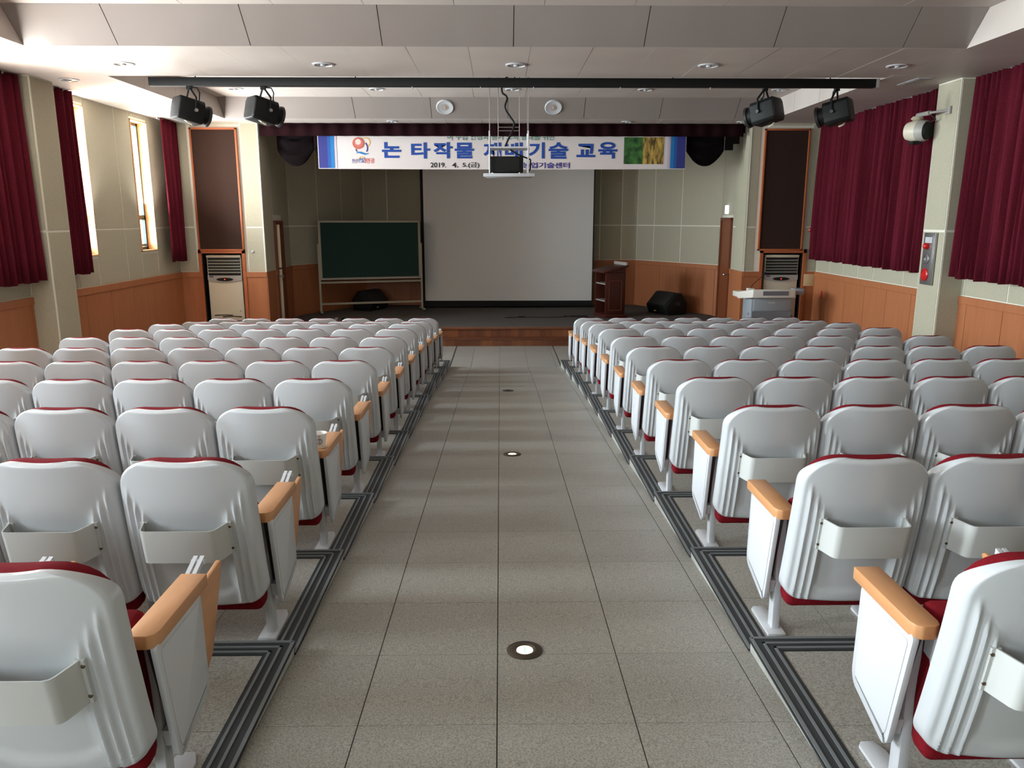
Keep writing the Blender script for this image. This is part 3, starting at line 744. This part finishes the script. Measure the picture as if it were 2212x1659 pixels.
# wall unit on the right pillar
wf = thing('wall_fixture', 'cream swivelling wall unit on bracket arm, high on right pillar', 'wall unit', (6.014, 10.85, 3.96))
MB().box(-.02, 0, -.05, .05, -.05, .05).build('wall_plate', M['acgrey'], wf)
MB().cyl((-.01, 0, 0), (-.16, .18, -.01), .016).cyl((-.16, .18, -.01), (-.18, .46, -.01), .03).build('bracket_arm', M['acgrey'], wf, smooth=True)
MB().lathe([(.06, 0), (.085, .02), (.06, .05)], (-.18, .46, -.075), (0, 0, 1), 20).build('swivel_joint', M['ac'], wf, smooth=True)
MB().lathe([(.03, -.16), (.12, -.14), (.145, -.04), (.145, .03)], (-.17, .44, -.22), (.5, -.85, -.05), 24).build('housing', M['ac'], wf, smooth=True)
MB().lathe([(.147, .03), (.147, .08), (.13, .14)], (-.17, .44, -.22), (.5, -.85, -.05), 24).build('collar', M['acgrey'], wf, smooth=True)
MB().lathe([(.125, .14), (.11, .17), (.02, .16)], (-.17, .44, -.22), (.5, -.85, -.05), 24).build('front_face', M['black'], wf, smooth=True)
MB().tube([(-.1, .25, -.03), (-.06, .2, -.09), (-.09, .26, -.12), (-.12, .34, -.12)], .009).build('cable', M['black'], wf)
MB().box(-.26, -.14, .36, .48, -.40, -.36).build('bottom_bracket', M['black'], wf)

for x_, y_, z_, lab in ((XW-.03, 11.45, .80, 'small white wall socket low on wainscot beside right pillar'), (-XW+.03, 11.4, .84, 'small white wall socket low on wainscot beside left pillar')):
    t = thing('wall_socket', lab, 'socket', (x_, y_, z_)); s_ = -1 if x_ > 0 else 1
    MB().box(*sorted((0, s_*.022)), -.06, .06, -.10, .10).build('socket_plate', M['white'], t, bevel=.004)
    MB().box(*sorted((0, s_*.028)), -.03, .03, -.05, .05).build('socket_insert', M['acgrey'], t)

o = MB().box(-.006, 0, -.025, .025, -.07, .07).build('red_sticker', M['redlens'], None); o.location = (XW-.023, 15.25, 1.08)
tag(o, 'small red sticker on right wainscot near corner with front wall', 'sticker')
o = MB().lathe([(.028, 0), (.028, .012), (.02, .018), (.002, .02)], (0, 0, 0), (0, -1, 0), 16).build('wall_button', M['white'], None, smooth=True); o.location = (-4.90, YF-.006, 1.90)
tag(o, 'small round white wall button on pale column left of the stage', 'button')
# cables and bits on the stage
def cable(label, pts, r, m, extra=None, name='cable'):
    cu = bpy.data.curves.new(name, 'CURVE'); cu.dimensions = '3D'; cu.bevel_depth = r; cu.bevel_resolution = 1; cu.resolution_u = 6
    sp = cu.splines.new('BEZIER'); sp.bezier_points.add(len(pts)-1)
    for b, p in zip(sp.bezier_points, pts): b.co = p; b.handle_left_type = b.handle_right_type = 'AUTO'
    o = bpy.data.objects.new(name, cu); COL.objects.link(o); cu.materials.append(M[m]); return tag(tomesh(o, name), label, 'cable')
cz = SZ+.008
c1 = cable('thin black cable with plug lying across middle of stage floor', [(.1, 17.45, cz), (.5, 17.55, cz), (1.1, 17.5, cz), (1.45, 17.62, cz), (1.72, 17.78, cz), (2.0, 17.72, cz), (1.9, 17.6, cz), (1.45, 17.64, cz+.012)], .008, 'black')
MB().box(.4, .56, 17.53, 17.58, SZ, SZ+.03).build('plug', M['black'], c1, bevel=.008)
c2 = cable('pale looped cable on left front of stage floor', [(-4.45, 16.35, cz), (-4.40, 16.5, cz+.06), (-4.25, 16.45, cz+.05), (-4.1, 16.2, cz), (-3.9, 16.3, cz), (-3.8, 16.6, cz)], .012, 'cream_steel')
ps = thing('power_strip', 'dark power strip with plugs on left front of stage floor', 'power strip', (-3.55, 16.9, SZ))
MB().box(-.25, .25, -.03, .03, 0, .04).build('strip_body', M['dgrey'], ps, bevel=.008)
for k in range(3): MB().box(-.18+k*.14, -.12+k*.14, -.02, .02, .04, .085).build('plug', M['acgrey' if k == 1 else 'black'], ps, bevel=.006)

# ------------------------------------------------------------------ lights and fittings under the ceiling
def downlight(x, y, z, label, r=.075, tilt=0):
    t = thing('ceiling_downlight', label, 'ceiling light', (x, y, z), 'recessed ceiling downlights')
    n = 28
    MB().lathe([(r*1.0, -.001), (r*1.28, -.001), (r*1.3, -.008), (r*1.08, -.014), (r, -.004)], (0, 0, 0), (0, 0, 1), n).build('rim', M['white_steel'], t, smooth=True)
    MB().lathe([(r, -.005), (r*.6, -.009), (.002, -.010)], (0, 0, 0), (0, 0, 1), n).build('reflector', M['lamp_off'], t, smooth=True)
    MB().lathe([(r*.30, -.008), (r*.34, -.022), (.002, -.028)], (0, 0, 0), (0, 0, 1), 16).build('bulb', M['white'], t, smooth=True)
for i, (x, lab) in enumerate(((-4.46, 'first of five downlights in the beam soffit, counted from the window wall'), (-2.10, 'second of five downlights in the beam soffit, counted from the window wall'),
                  (.20, 'middle one of five downlights in the beam soffit'), (2.51, 'fourth of five downlights in the beam soffit, counted from the window wall'), (4.79, 'last of five downlights in the beam soffit, near curtained wall'))):
    downlight(x, 9.88, ZC, lab, .10)
for x, lab in ((-4.42, 'first of five downlights in the tray ceiling behind black bar, from the window wall'), (-2.06, 'second of five downlights in the tray ceiling behind black bar, from the window wall'),
               (.22, 'middle downlight in the tray ceiling behind black bar, above projector'), (2.46, 'fourth of five downlights in the tray ceiling behind black bar, from the window wall'), (4.72, 'last of five downlights in the tray ceiling behind black bar, above right spotlights')):
    downlight(x, 13.82, ZT, lab, .10)
for x, lab in ((-2.03, 'downlight in front of pelmet, above left part of the banner'), (2.41, 'downlight in front of pelmet, above right part of the banner'), (4.6, 'downlight in front of pelmet, at its right end')):
    downlight(x, 15.42, ZC, lab, .08)
downlight(-5.69, 10.98, ZC, 'lone downlight in the side soffit beside left pillar', .10)
vt = thing('ceiling_vent', 'thin pale slot vent in the ceiling beside right pillar', 'vent', (5.55, 10.95, ZC))
MB().box(-.09, .09, -.28, .28, -.006, 0).build('vent_frame', M['white_steel'], vt); MB().box(-.05, .05, -.25, .25, -.009, -.006).build('vent_slot', M['acgrey'], vt)

# round speakers in the sloping face above the stage
sn = V((0, -(ZT-ZC), -SL)).normalized()
for x, y, z, lab in ((-.99, 14.87, 0, 'round white ceiling speaker left of the projector cables'), (.98, 14.87, 0, 'round white ceiling speaker right of the projector cables')):
    z = ZC+(15.06-y)/SL*(ZT-ZC)
    t = thing('ceiling_speaker', lab, 'speaker', (x, y, z), 'round ceiling speakers above the stage')
    MB().lathe([(.16, -.002), (.16, .012), (.145, .022), (.125, .016)], (0, 0, 0), sn, 32).build('rim', M['white'], t, smooth=True)
    MB().lathe([(.128, .0), (.125, .014), (.02, .018), (.002, .018)], (0, 0, 0), sn, 32).build('grille', M['pale'], t, smooth=True)
    MB().lathe([(.016, .016), (.014, .026), (.002, .028)], (0, 0, 0), sn, 12).build('centre_stud', M['white'], t, smooth=True)

# lighting bar, spotlights
bar = thing('lighting_bar', 'long black lighting bar across the hall under the ceiling', 'lighting bar', (.2, 10.9, 4.30))
MB().box(-4.80, 4.80, -.05, .05, -.055, .055).build('bar', M['black'], bar, bevel=.006)
MB().box(4.80, 4.84, -.05, .05, -.055, .055).build('end_cap', M['acgrey'], bar)
for x_ in (-4.2, -2.1, 0, 2.1, 4.2): MB().cyl((x_, 0, .05), (x_, 0, .235), .008, n=8).build('hanger_rod', M['dgrey'], bar)
for x_ in (-1.35, -.45, .25, 1.4, 2.6): MB().cyl((x_, -.03, -.055), (x_, -.03, -.085), .008, n=8).build('hook', M['steel'], bar)
def spotlight(x, yaw, pitch, label):
    t = thing('stage_spotlight', label, 'spotlight', (x, 10.9, 4.245), 'stage spotlights on the black bar')
    d = V((math.sin(yaw)*math.cos(pitch), math.cos(yaw)*math.cos(pitch), math.sin(pitch)))
    rgt = V((math.cos(yaw), -math.sin(yaw), 0)); up = rgt.cross(d)
    c = V((0, 0, -.315))
    P = lambda a, b, f: c+rgt*a+up*b+d*f
    oc = [(-.13, -.15), (.13, -.15), (.16, -.11), (.16, .10), (.12, .145), (-.12, .145), (-.16, .10), (-.16, -.11)]
    def loft(f0, f1, s0, s1, name, m):
        vs = [P(a*s0, b*s0, f0) for a, b in oc]+[P(a*s1, b*s1, f1) for a, b in oc]; n = 8
        MB().add(vs, [tuple(range(n-1, -1, -1)), tuple(range(n, 2*n))]+[(i, (i+1) % n, n+(i+1) % n, n+i) for i in range(n)]).build(name, M[m], t, bevel=.008)
    loft(-.20, .12, 1, 1, 'housing', 'black'); loft(-.215, -.20, .9, .97, 'back_plate', 'dgrey')
    MB().cyl(P(0, 0, .12), P(0, 0, .21), .115, .118, n=24).build('lens_barrel', M['black'], t, smooth=True)
    MB().lathe([(.135, 0), (.140, .03), (.125, .04), (.11, .02), (.002, .03)], P(0, 0, .20), d, 24).build('lens_ring', M['dgrey'], t, smooth=True)
    top_ = V((0, 0, -.02))
    for s_ in (-1, 1):
        MB().tube([top_+rgt*s_*.02, P(s_*.175, .16, -.02), P(s_*.175, 0, 0)], .013, 6).build('yoke_arm', M['black'], t)
        MB().cyl(P(s_*.165, 0, 0), P(s_*.2, 0, 0), .022, n=12).build('yoke_knob', M['steel' if s_ > 0 else 'dgrey'], t)
    MB().box(-.03, .03, -.03, .03, -.04, -.001).build('clamp', M['black'], t)
    MB().tube([P(.05, -.12, -.12), P(.10, -.165, -.06), P(.10, -.175, 0)], .014, 6).build('front_knob', M['ac'], t)
    MB().tube([top_+rgt*.06, P(.10, .30, .0), P(.13, .24, .03), P(.09, .20, .05), P(.10, .14, .05)], .008, 6).build('cable', M['black'], t)
spotlight(-4.09, .85, -.22, 'black stage spotlight, first on the bar from the window wall')
spotlight(-3.12, .85, -.22, 'black stage spotlight, second on the bar from the window wall')
spotlight(3.54, -.80, -.22, 'black stage spotlight, third on the bar from the window wall')
spotlight(4.50, -.95, -.22, 'black stage spotlight, last on the bar, nearest the curtained wall')

# projector on its hanging lift
PY = 11.15
lift = thing('projector_lift', 'white hanging projector lift with thin rods and plates below the bar', 'projector lift', (.125, PY, 3.10))
MB().hexa([(-.35, -.22, 0), (.35, -.22, 0), (.31, .22, .0), (-.31, .22, .0), (-.35, -.22, .045), (.35, -.22, .045), (.31, .22, .045), (-.31, .22, .045)]).build('lower_plate', M['white_steel'], lift, bevel=.004)
MB().box(-.27, .28, -.20, .20, .375, .395).build('upper_plate', M['white_steel'], lift)
for a, b in ((-.262, -.19), (.262, -.19), (-.262, .19), (.262, .19)):
    MB().cyl((a, b, .04), (a, b, .60), .010, n=8).build('lift_rod', M['white_steel'], lift)
    MB().cyl((a, b, .60), (a, b, ZT-3.104), .0035, n=6).build('lift_wire', M['steel'], lift)
for a in (-.145, .145):
    MB().cyl((a, .0, .395), (a, 0, ZT-3.104), .006, n=6).build('scissor_chain', M['steel'], lift)
for z in (.62, .665, 1.20): MB().cyl((-.145, 0, z), (.145, 0, z), .006, n=6).build('spacer_bar', M['steel'], lift)
cbl = [V((-.02, -.02, 1.52)), V((0, 0, 1.35)), V((-.06, 0, 1.27)), V((-.09, 0, 1.12)), V((-.03, 0, 1.06)), V((-.05, 0, .92)), V((.02, 0, .80)), V((.07, 0, .72)), V((.04, 0, .6)), V((-.01, 0, .5)), V((-.06, 0, .39))]
cu = bpy.data.curves.new('cable_bundle', 'CURVE'); cu.dimensions = '3D'; cu.bevel_depth = .014; cu.bevel_resolution = 1
sp = cu.splines.new('BEZIER'); sp.bezier_points.add(len(cbl)-1)
for b, p in zip(sp.bezier_points, cbl): b.co = p; b.handle_left_type = b.handle_right_type = 'AUTO'
o = bpy.data.objects.new('cable_bundle', cu); COL.objects.link(o); cu.materials.append(M['black']); o.parent = lift; tomesh(o, 'cable_bundle')
MB().tube([(.02, 0, .37), (.12, 0, .31), (.22, 0, .27), (.30, 0, .24), (.30, 0, .12), (.26, 0, .06)], .010).build('cable_loop', M['black'], lift)
pj = thing('projector', 'black box projector sitting on the hanging white lift plate', 'projector', (.095, PY, 3.146))
MB().box(-.235, .225, -.17, .17, .012, .225).build('body', M['black'], pj, bevel=.012)
MB().box(-.19, .17, -.176, -.168, .04, .195).build('rear_grille', M['black'], pj)
for a in (-.19, .18): MB().cyl((a, -.12, 0), (a, -.12, .014), .018, n=10).build('foot', M['steel'], pj)
MB().cyl((.0, .16, .12), (0, .21, .12), .06, n=20).build('lens', M['dgrey'], pj)

# ------------------------------------------------------------------ chairs
SH_B, SH_T = .225, .887
def shell_center(h):             # lean of the backrest: local y of the back surface at height h
    t = (h-SH_B)/(SH_T-SH_B); return -.165-.125*t-.015*math.sin(math.pi*t)
def sstep(a, b, x):
    t = min(1, max(0, (x-a)/(b-a))); return t*t*(3-2*t)
def half_width(h):
    t = (h-SH_B)/(SH_T-SH_B); w_ = .258-.006*max(0, t-.45)/.55
    rb, rt, kt = .075, .15, .80
    if h < SH_B+rb: w_ += -rb+math.sqrt(max(0, rb*rb-(SH_B+rb-h)**2))
    if h > SH_T-rt*kt: w_ += -rt+rt*math.sqrt(max(0, 1-((h-SH_T+rt*kt)/(rt*kt))**2))
    return w_
def relief(u, h):                # positive = proud towards the rear; u runs -1..1 across
    t_ = (h-SH_B)/(SH_T-SH_B); au = abs(u)*half_width(h)/(.258-.006*max(0, t_-.45)/.55); r = 0
    for i, uc in enumerate((.645, .755, .865)):
        tp = (.655, .70, .745)[i]
        r += .0115*math.exp(-((au-uc)/.031)**2)*sstep(tp+.03, tp-.03, h)
    r -= .012*sstep(.60, .53, au)*sstep(.265, .300, h-.10*max(0, au-.30))*sstep(.70, .58, h)
    return r
US = sorted({round(s_*x, 4) for s_ in (-1, 1) for x in [0, .1, .2, .3, .4, .48, .53, .565, .60]+[.615+.0125*i for i in range(27)]+[.955, .968, .984, 1.0]})
HS = [SH_B+.662*v for v in (0, .004, .012, .022, .034, .048, .065, .085, .11, .13, .15, .18, .22, .27, .32, .38, .44, .50, .54, .58, .61, .64, .67, .70, .73, .76, .79, .82, .84, .86, .88, .90, .92, .94, .955, .97, .982, .992, .998, 1.0)]
def shell_mesh():
    vs = []; fs = []; n = len(US); m = len(HS)
    for layer in (0, 1):
        for h in HS:
            w_ = half_width(h); dip = .006*sstep(.75, 1.0, (h-SH_B)/.662)
            for u in US:
                x_ = u*w_; hh = h-dip*(1-(u/1.0)**2)-(.006*(1-u*u) if False else 0)
                y_ = shell_center(h)+.045*(x_/.256)**2
                dist = min((1-abs(u))*w_, h-SH_B, SH_T-h); e = max(0, 1-dist/.014)
                if layer == 0: y_ += -relief(u, h)*(1-e)+.012*e*e
                else: y_ += .028+.038*max(0, abs(u)-.5)/.5*sstep(1.0, .86, (h-SH_B)/.662)
                vs.append((x_, y_, hh))
    k = n*m
    for j in range(m-1):
        for i in range(n-1):
            q = (j*n+i, j*n+i+1, (j+1)*n+i+1, (j+1)*n+i); fs.append(q); fs.append(tuple(t+k for t in q[::-1]))
    rim = [i for i in range(n)]+[j*n+n-1 for j in range(1, m)]+[(m-1)*n+i for i in range(n-2, -1, -1)]+[j*n for j in range(m-2, 0, -1)]
    for a, b in zip(rim, rim[1:]+rim[:1]): fs.append((a, b, b+k, a+k))
    return MB().add(vs, fs).mesh('back_shell', M['white'], smooth=True)
def pad_mesh():                  # red upholstered pad in front of the shell, a little taller
    vs = []; fs = []; n = 25; prof = [(.925, .028, 0), (.94, .036, .003), (.945, .06, .005), (.925, .085, .002), (.85, .097, -.01), (.5, .10, -.08), (.2, .10, -.2)]
    hs = [SH_B+.662*v for v in (.02, .06, .12, .2, .35, .5, .65, .75, .83, .89, .93, .96, .98, .992, 1.0)]
    ring = [(-half_width(h), h) for h in hs]+[(-half_width(hs[-1])+2*half_width(hs[-1])*i/12, SH_T) for i in range(1, 12)]+[(half_width(h), h) for h in hs[::-1]]
    ring += [(half_width(hs[0])-2*half_width(hs[0])*i/12, hs[0]) for i in range(1, 12)]
    m = len(ring); hc = SH_B+.33
    for r, f, up in prof:
        for x_, h in ring:
            t = (h-SH_B)/.662; k = min(1, r/.93)
            hh = hc+(h-hc)*(1 if r > .9 else (r+.07))+up*max(0, t-.5)*2-.006*sstep(.75, 1, t)*(1-(x_/.25)**2)
            vs.append((x_*r, shell_center(min(h, SH_T))+.035*(x_/.256)**2+f, hh))
    for k in range(len(prof)-1):
        for i in range(m): fs.append((k*m+i, k*m+(i+1) % m, (k+1)*m+(i+1) % m, (k+1)*m+i))
    fs.append(tuple(range((len(prof)-1)*m, len(prof)*m))); fs.append(tuple(range(m-1, -1, -1)))
    return MB().add(vs, fs).mesh('back_cushion', M['red'], smooth=True)
def seat_mesh():                 # seat tipped up
    mb = MB().hexa([(-.234, -.110, .17), (.234, -.110, .17), (.200, -.05, .585), (-.200, -.05, .585), (-.234, -.012, .18), (.234, -.012, .18), (.200, .075, .615), (-.200, .075, .615)])
    return mb.mesh('seat_cushion', M['red'], bevel=.03, seg=3)
def pocket_mesh():
    y0, y1 = shell_center(.64), shell_center(.50)
    a, b, e = .168, .142, .10
    fr = []
    def wall_(p, q, r_, s_): return [p, q, r_, s_]
    mb = MB()
    outer = [(-a, 0), (-b-.004, -e+.020), (-b+.004, -e+.006), (-b+.020, -e), (b-.020, -e), (b-.004, -e+.006), (b+.004, -e+.020), (a, 0)]
    n = len(outer); vs = []
    for zi, (h, yy) in enumerate(((.492, y1+.012), (.632, y0+.012))):
        for x_, d in outer: vs.append((x_, yy+d, h))
    for h, yy in ((.492, y1+.012), (.632, y0+.012)):
        for x_, d in outer: vs.append((x_*.97, yy+d+.004, h))
    fs = []
    for i in range(n-1):
        fs.append((i, i+1, n+i+1, n+i)); fs.append((2*n+i+1, 2*n+i, 3*n+i, 3*n+i+1)); fs.append((n+i, n+i+1, 3*n+i+1, 3*n+i)); fs.append((i+1, i, 2*n+i, 2*n+i+1))
    fs.append(tuple(range(3*n-1, 2*n-1, -1)))
    mb.add(vs, fs)
    for s_ in (-1, 1):
        x0, x1 = sorted((s_*.150, s_*.176))
        mb.hexa([(x0, y1+.006, .492), (x1, y1+.006, .492), (x1, y0+.006, .632), (x0, y0+.006, .632), (x0, y1+.02, .492), (x1, y1+.02, .492), (x1, y0+.02, .632), (x0, y0+.02, .632)])
    me = mb.mesh('book_pocket', M['pocket'], smooth=True); me.set_sharp_from_angle(angle=math.radians(50)); return me
def screw_mesh(): return MB().lathe([(.006, 0), (.006, .004), (.001, .006)], (0, 0, 0), (0, -1, 0), 8).mesh('screw', M['screwm'])
SCR = [(s_*.171, h) for s_ in (-1, 1) for h in (.515, .612)]
ME = dict(shell=shell_mesh(), pad=pad_mesh(), seat=seat_mesh(), pocket=pocket_mesh(), screw=screw_mesh())
def arm_outline():               # armrest plan, rear end rounded
    return [(-.043, .306), (-.043, -.055), (-.036, -.078), (-.018, -.090), (.018, -.090), (.036, -.078), (.043, -.055), (.043, .306)]
ME['arm'] = MB().prism(arm_outline(), 2, .562, .606).mesh('armrest', M['arm'], bevel=.0045)
ME['post'] = MB().box(-.017, .017, 0, .055, .01, .565).mesh('post', M['white_steel'], bevel=.004)
ME['foot'] = MB().prism([(-.045, -.045), (.035, -.045), (.035, .16), (.015, .21), (-.03, .21), (-.045, .19)], 2, 0, .014).mesh('foot_plate', M['white_steel'], bevel=.004)
for s_, nm in ((-1, 'l'), (1, 'r')):
    pl = [(-.085, .57), (.245, .57), (.255, .25), (.235, .215), (.02, .145), (-.005, .165)]
    def pan(y, z, k): return (y, z)
    def rnd(pl, r=.02, n=4):
        out = []
        for i, p in enumerate(pl):
            p = V(p); a = V(pl[i-1]); b = V(pl[(i+1) % len(pl)]); da = (a-p).normalized(); db = (b-p).normalized()
            for k in range(n+1):
                t = k/n; out.append(tuple((p+da*r)*(1-t)**2+p*2*t*(1-t)+(p+db*r)*t*t))
        return out
    ME['panel'+nm] = MB().prism(rnd(pl), 0, *sorted((s_*.022, s_*.040))).mesh('side_panel', M['white_steel'], bevel=.005)
    inset = [((p[0]-.09)*.86+.09, (p[1]-.37)*.88+.37) for p in pl]
    ME['inset'+nm] = MB().prism(rnd(inset), 0, *sorted((s_*.038, s_*.0425))).mesh('panel_face', M['white_steel'], bevel=.002)
    ME['filler'+nm] = MB().prism([(-.055, .565), (.20, .565), (.20, .25), (.03, .25)], 0, *sorted((s_*-.005, s_*.023))).mesh('dark_filler', M['dgrey'])
    ME['bracket'+nm] = MB().prism([(-.01, .25), (.06, .25), (.06, .19), (.005, .19)], 0, *sorted((s_*-.004, s_*.024))).mesh('panel_bracket', M['white_steel'])
    tb = [(.02, .55), (.30, .55), (.49, .568), (.503, .558), (.36, .29), (.27, .235), (.16, .27)]
    ME['tablet'+nm] = MB().prism(tb, 0, *sorted((s_*.002, s_*.020))).mesh('writing_tablet', M['arm'], bevel=.004)
    h = MB(); 
    for dx in (-.022, .0):
        h.hexa([(dx-.007, .29, .585), (dx+.007, .29, .585), (dx+.007, .385, .612), (dx-.007, .385, .612), (dx-.007, .29, .60), (dx+.007, .29, .60), (dx+.007, .385, .632), (dx-.007, .385, .632)])
    h.cyl((-.032, .372, .615), (.012, .372, .615), .010, n=8); h.cyl((-.032, .315, .59), (.012, .315, .59), .011, n=8)
    ME['hinge'+nm] = h.mesh('tablet_hinge', M['white_steel'])
ME['plate'] = MB().prism([(-.085, .30), (-.03, .20), (-.002, .22), (-.002, .54), (-.05, .562), (-.12, .562)], 0, -.004, .004).mesh('hinge_plate', M['white_steel'])

def stand(t, off, side, tablet, end):
    nm = 'r' if side > 0 else 'l'
    def put(name, me, dx): link(name, me, t, (off+dx, 0, 0))
    put('armrest', ME['arm'], 0); put('post', ME['post'], -side*.024); put('foot_plate', ME['foot'], -side*.022)
    put('dark_filler', ME['filler'+nm], 0); put('hinge_plate', ME['plate'], -side*.046)
    pp = bpy.data.objects.new('side_panel', ME['panel'+nm]); COL.objects.link(pp); pp.parent = t; pp.location = (off if end else off-side*.024, 0, 0)
    if end:
        q = bpy.data.objects.new('panel_face', ME['inset'+nm]); COL.objects.link(q); q.parent = pp
        put('panel_bracket', ME['bracket'+nm], 0)
    if tablet: put('writing_tablet', ME['tablet'+nm], 0); put('tablet_hinge', ME['hinge'+nm], 0)
ORD = 'first second third fourth fifth sixth seventh eighth ninth tenth eleventh'.split()
PITCH = .522
for k in range(11):
    y_, z_ = TY[k+1]+.15, TZ[k]
    for side, c0 in ((-1, -1.238), (1, 1.425)):
        for j in range(7):
            xc = c0+side*PITCH*j+((0, .018, .022, .052)[max(0, k-7)] if side > 0 else (-.016 if k == 10 else 0))
            blk = 'left' if side < 0 else 'right'
            lab = 'white tip-up chair with red cushion, %s from aisle, %s row from stage, %s block' % (ORD[j], ORD[k], blk)
            if k == 8 and j == 0 and side < 0: lab = 'white tip-up aisle chair with a paper cup on its armrest, left block'
            t = thing('auditorium_chair', lab, 'chair', (xc, y_-(.02 if k == 10 and side < 0 else 0), z_), 'tip-up chairs of the %s block' % blk)
            link('back_shell', ME['shell'], t); link('back_cushion', ME['pad'], t); link('seat_cushion', ME['seat'], t)
            pk = link('book_pocket', ME['pocket'], t)
            if k > 3:
                for sx_, h in SCR: link('screw', ME['screw'], pk, (sx_, shell_center(h)+.008, h))
            if side < 0:
                stand(t, .245 if j == 0 else .261, 1, True, j == 0)
                if j == 6: stand(t, -.245, -1, False, True)
            else:
                if j == 0: stand(t, -.252, -1, False, True)
                stand(t, .261, 1, True, j == 6)

# paper cup on the armrest of the ninth row
cx_, cy_, cz_ = -1.238+.245-.005, TY[9]+.15-.03, TZ[8]+.6075
cup = thing('paper_cup', 'white paper cup with round black print standing on an armrest', 'cup', (cx_, cy_, cz_))
MB().lathe([(.024, 0), (.025, .002), (.039, .078), (.0415, .080), (.040, .085), (.036, .082), (.024, .006)], (0, 0, 0), (0, 0, 1), 28).build('cup_body', M['cup'], cup, smooth=True)
mb = MB(); n = 28; cr = lambda z: .0254+.0140*(z/.078)+.0006
vs = []
for i in range(n):
    a = 2*math.pi*i/n
    for rr in (.0135, .0162):
        u, z = rr*math.cos(a)+.006, .042+rr*math.sin(a); th = u/cr(z)
        vs.append((cr(z)*math.sin(th), -cr(z)*math.cos(th), z))
mb.add(vs, [(2*i, 2*i+1, (2*i+3) % (2*n), (2*i+2) % (2*n)) for i in range(n)]).build('cup_print', M['ink'], cup)
mb = MB()
for u0, z0 in ((.003, .037), (.008, .036), (.004, .045), (.009, .046), (-.012, .014), (.018, .014)):
    th = u0/cr(z0); mb.box(cr(z0)*math.sin(th)-.0012, cr(z0)*math.sin(th)+.0012, -cr(z0)*math.cos(th)-.0006, -cr(z0)*math.cos(th)+.002, z0, z0+.004)
mb.build('cup_marks', M['acslat'], cup)

# floor lights sunk into the aisle
for i, (y_, r, lab) in enumerate(((3.01, .077, 'glowing round floor light set in the aisle, nearest the viewer'), (6.48, .077, 'round floor light in the aisle, second from the viewer'), (10.02, .077, 'unlit round floor light far down the aisle near the stage'))):
    sl = math.atan2(ramp(y_-.1)-ramp(y_+.1), .2)
    t = thing('floor_light', lab, 'floor light', (.10, y_, ramp(y_)), 'round floor lights down the aisle', (-sl, 0, 0))
    MB().lathe([(r, 0), (r, .004), (r*.92, .008), (r*.60, .009), (r*.53, .004), (r*.47, .003)], (0, 0, 0), (0, 0, 1), 36).build('rim', M['bronze'], t, smooth=True)
    MB().lathe([(r*.47, .001), (r*.45, .005), (.002, .0065)], (0, 0, 0), (0, 0, 1), 28).build('lens', M['floor_lamp'] if i < 2 else M['dgrey'], t, smooth=True)
    if i == 0: MB().box(-.004, .004, -.028, .022, .0062, .0075).build('green_mark', M['floor_green'], t)
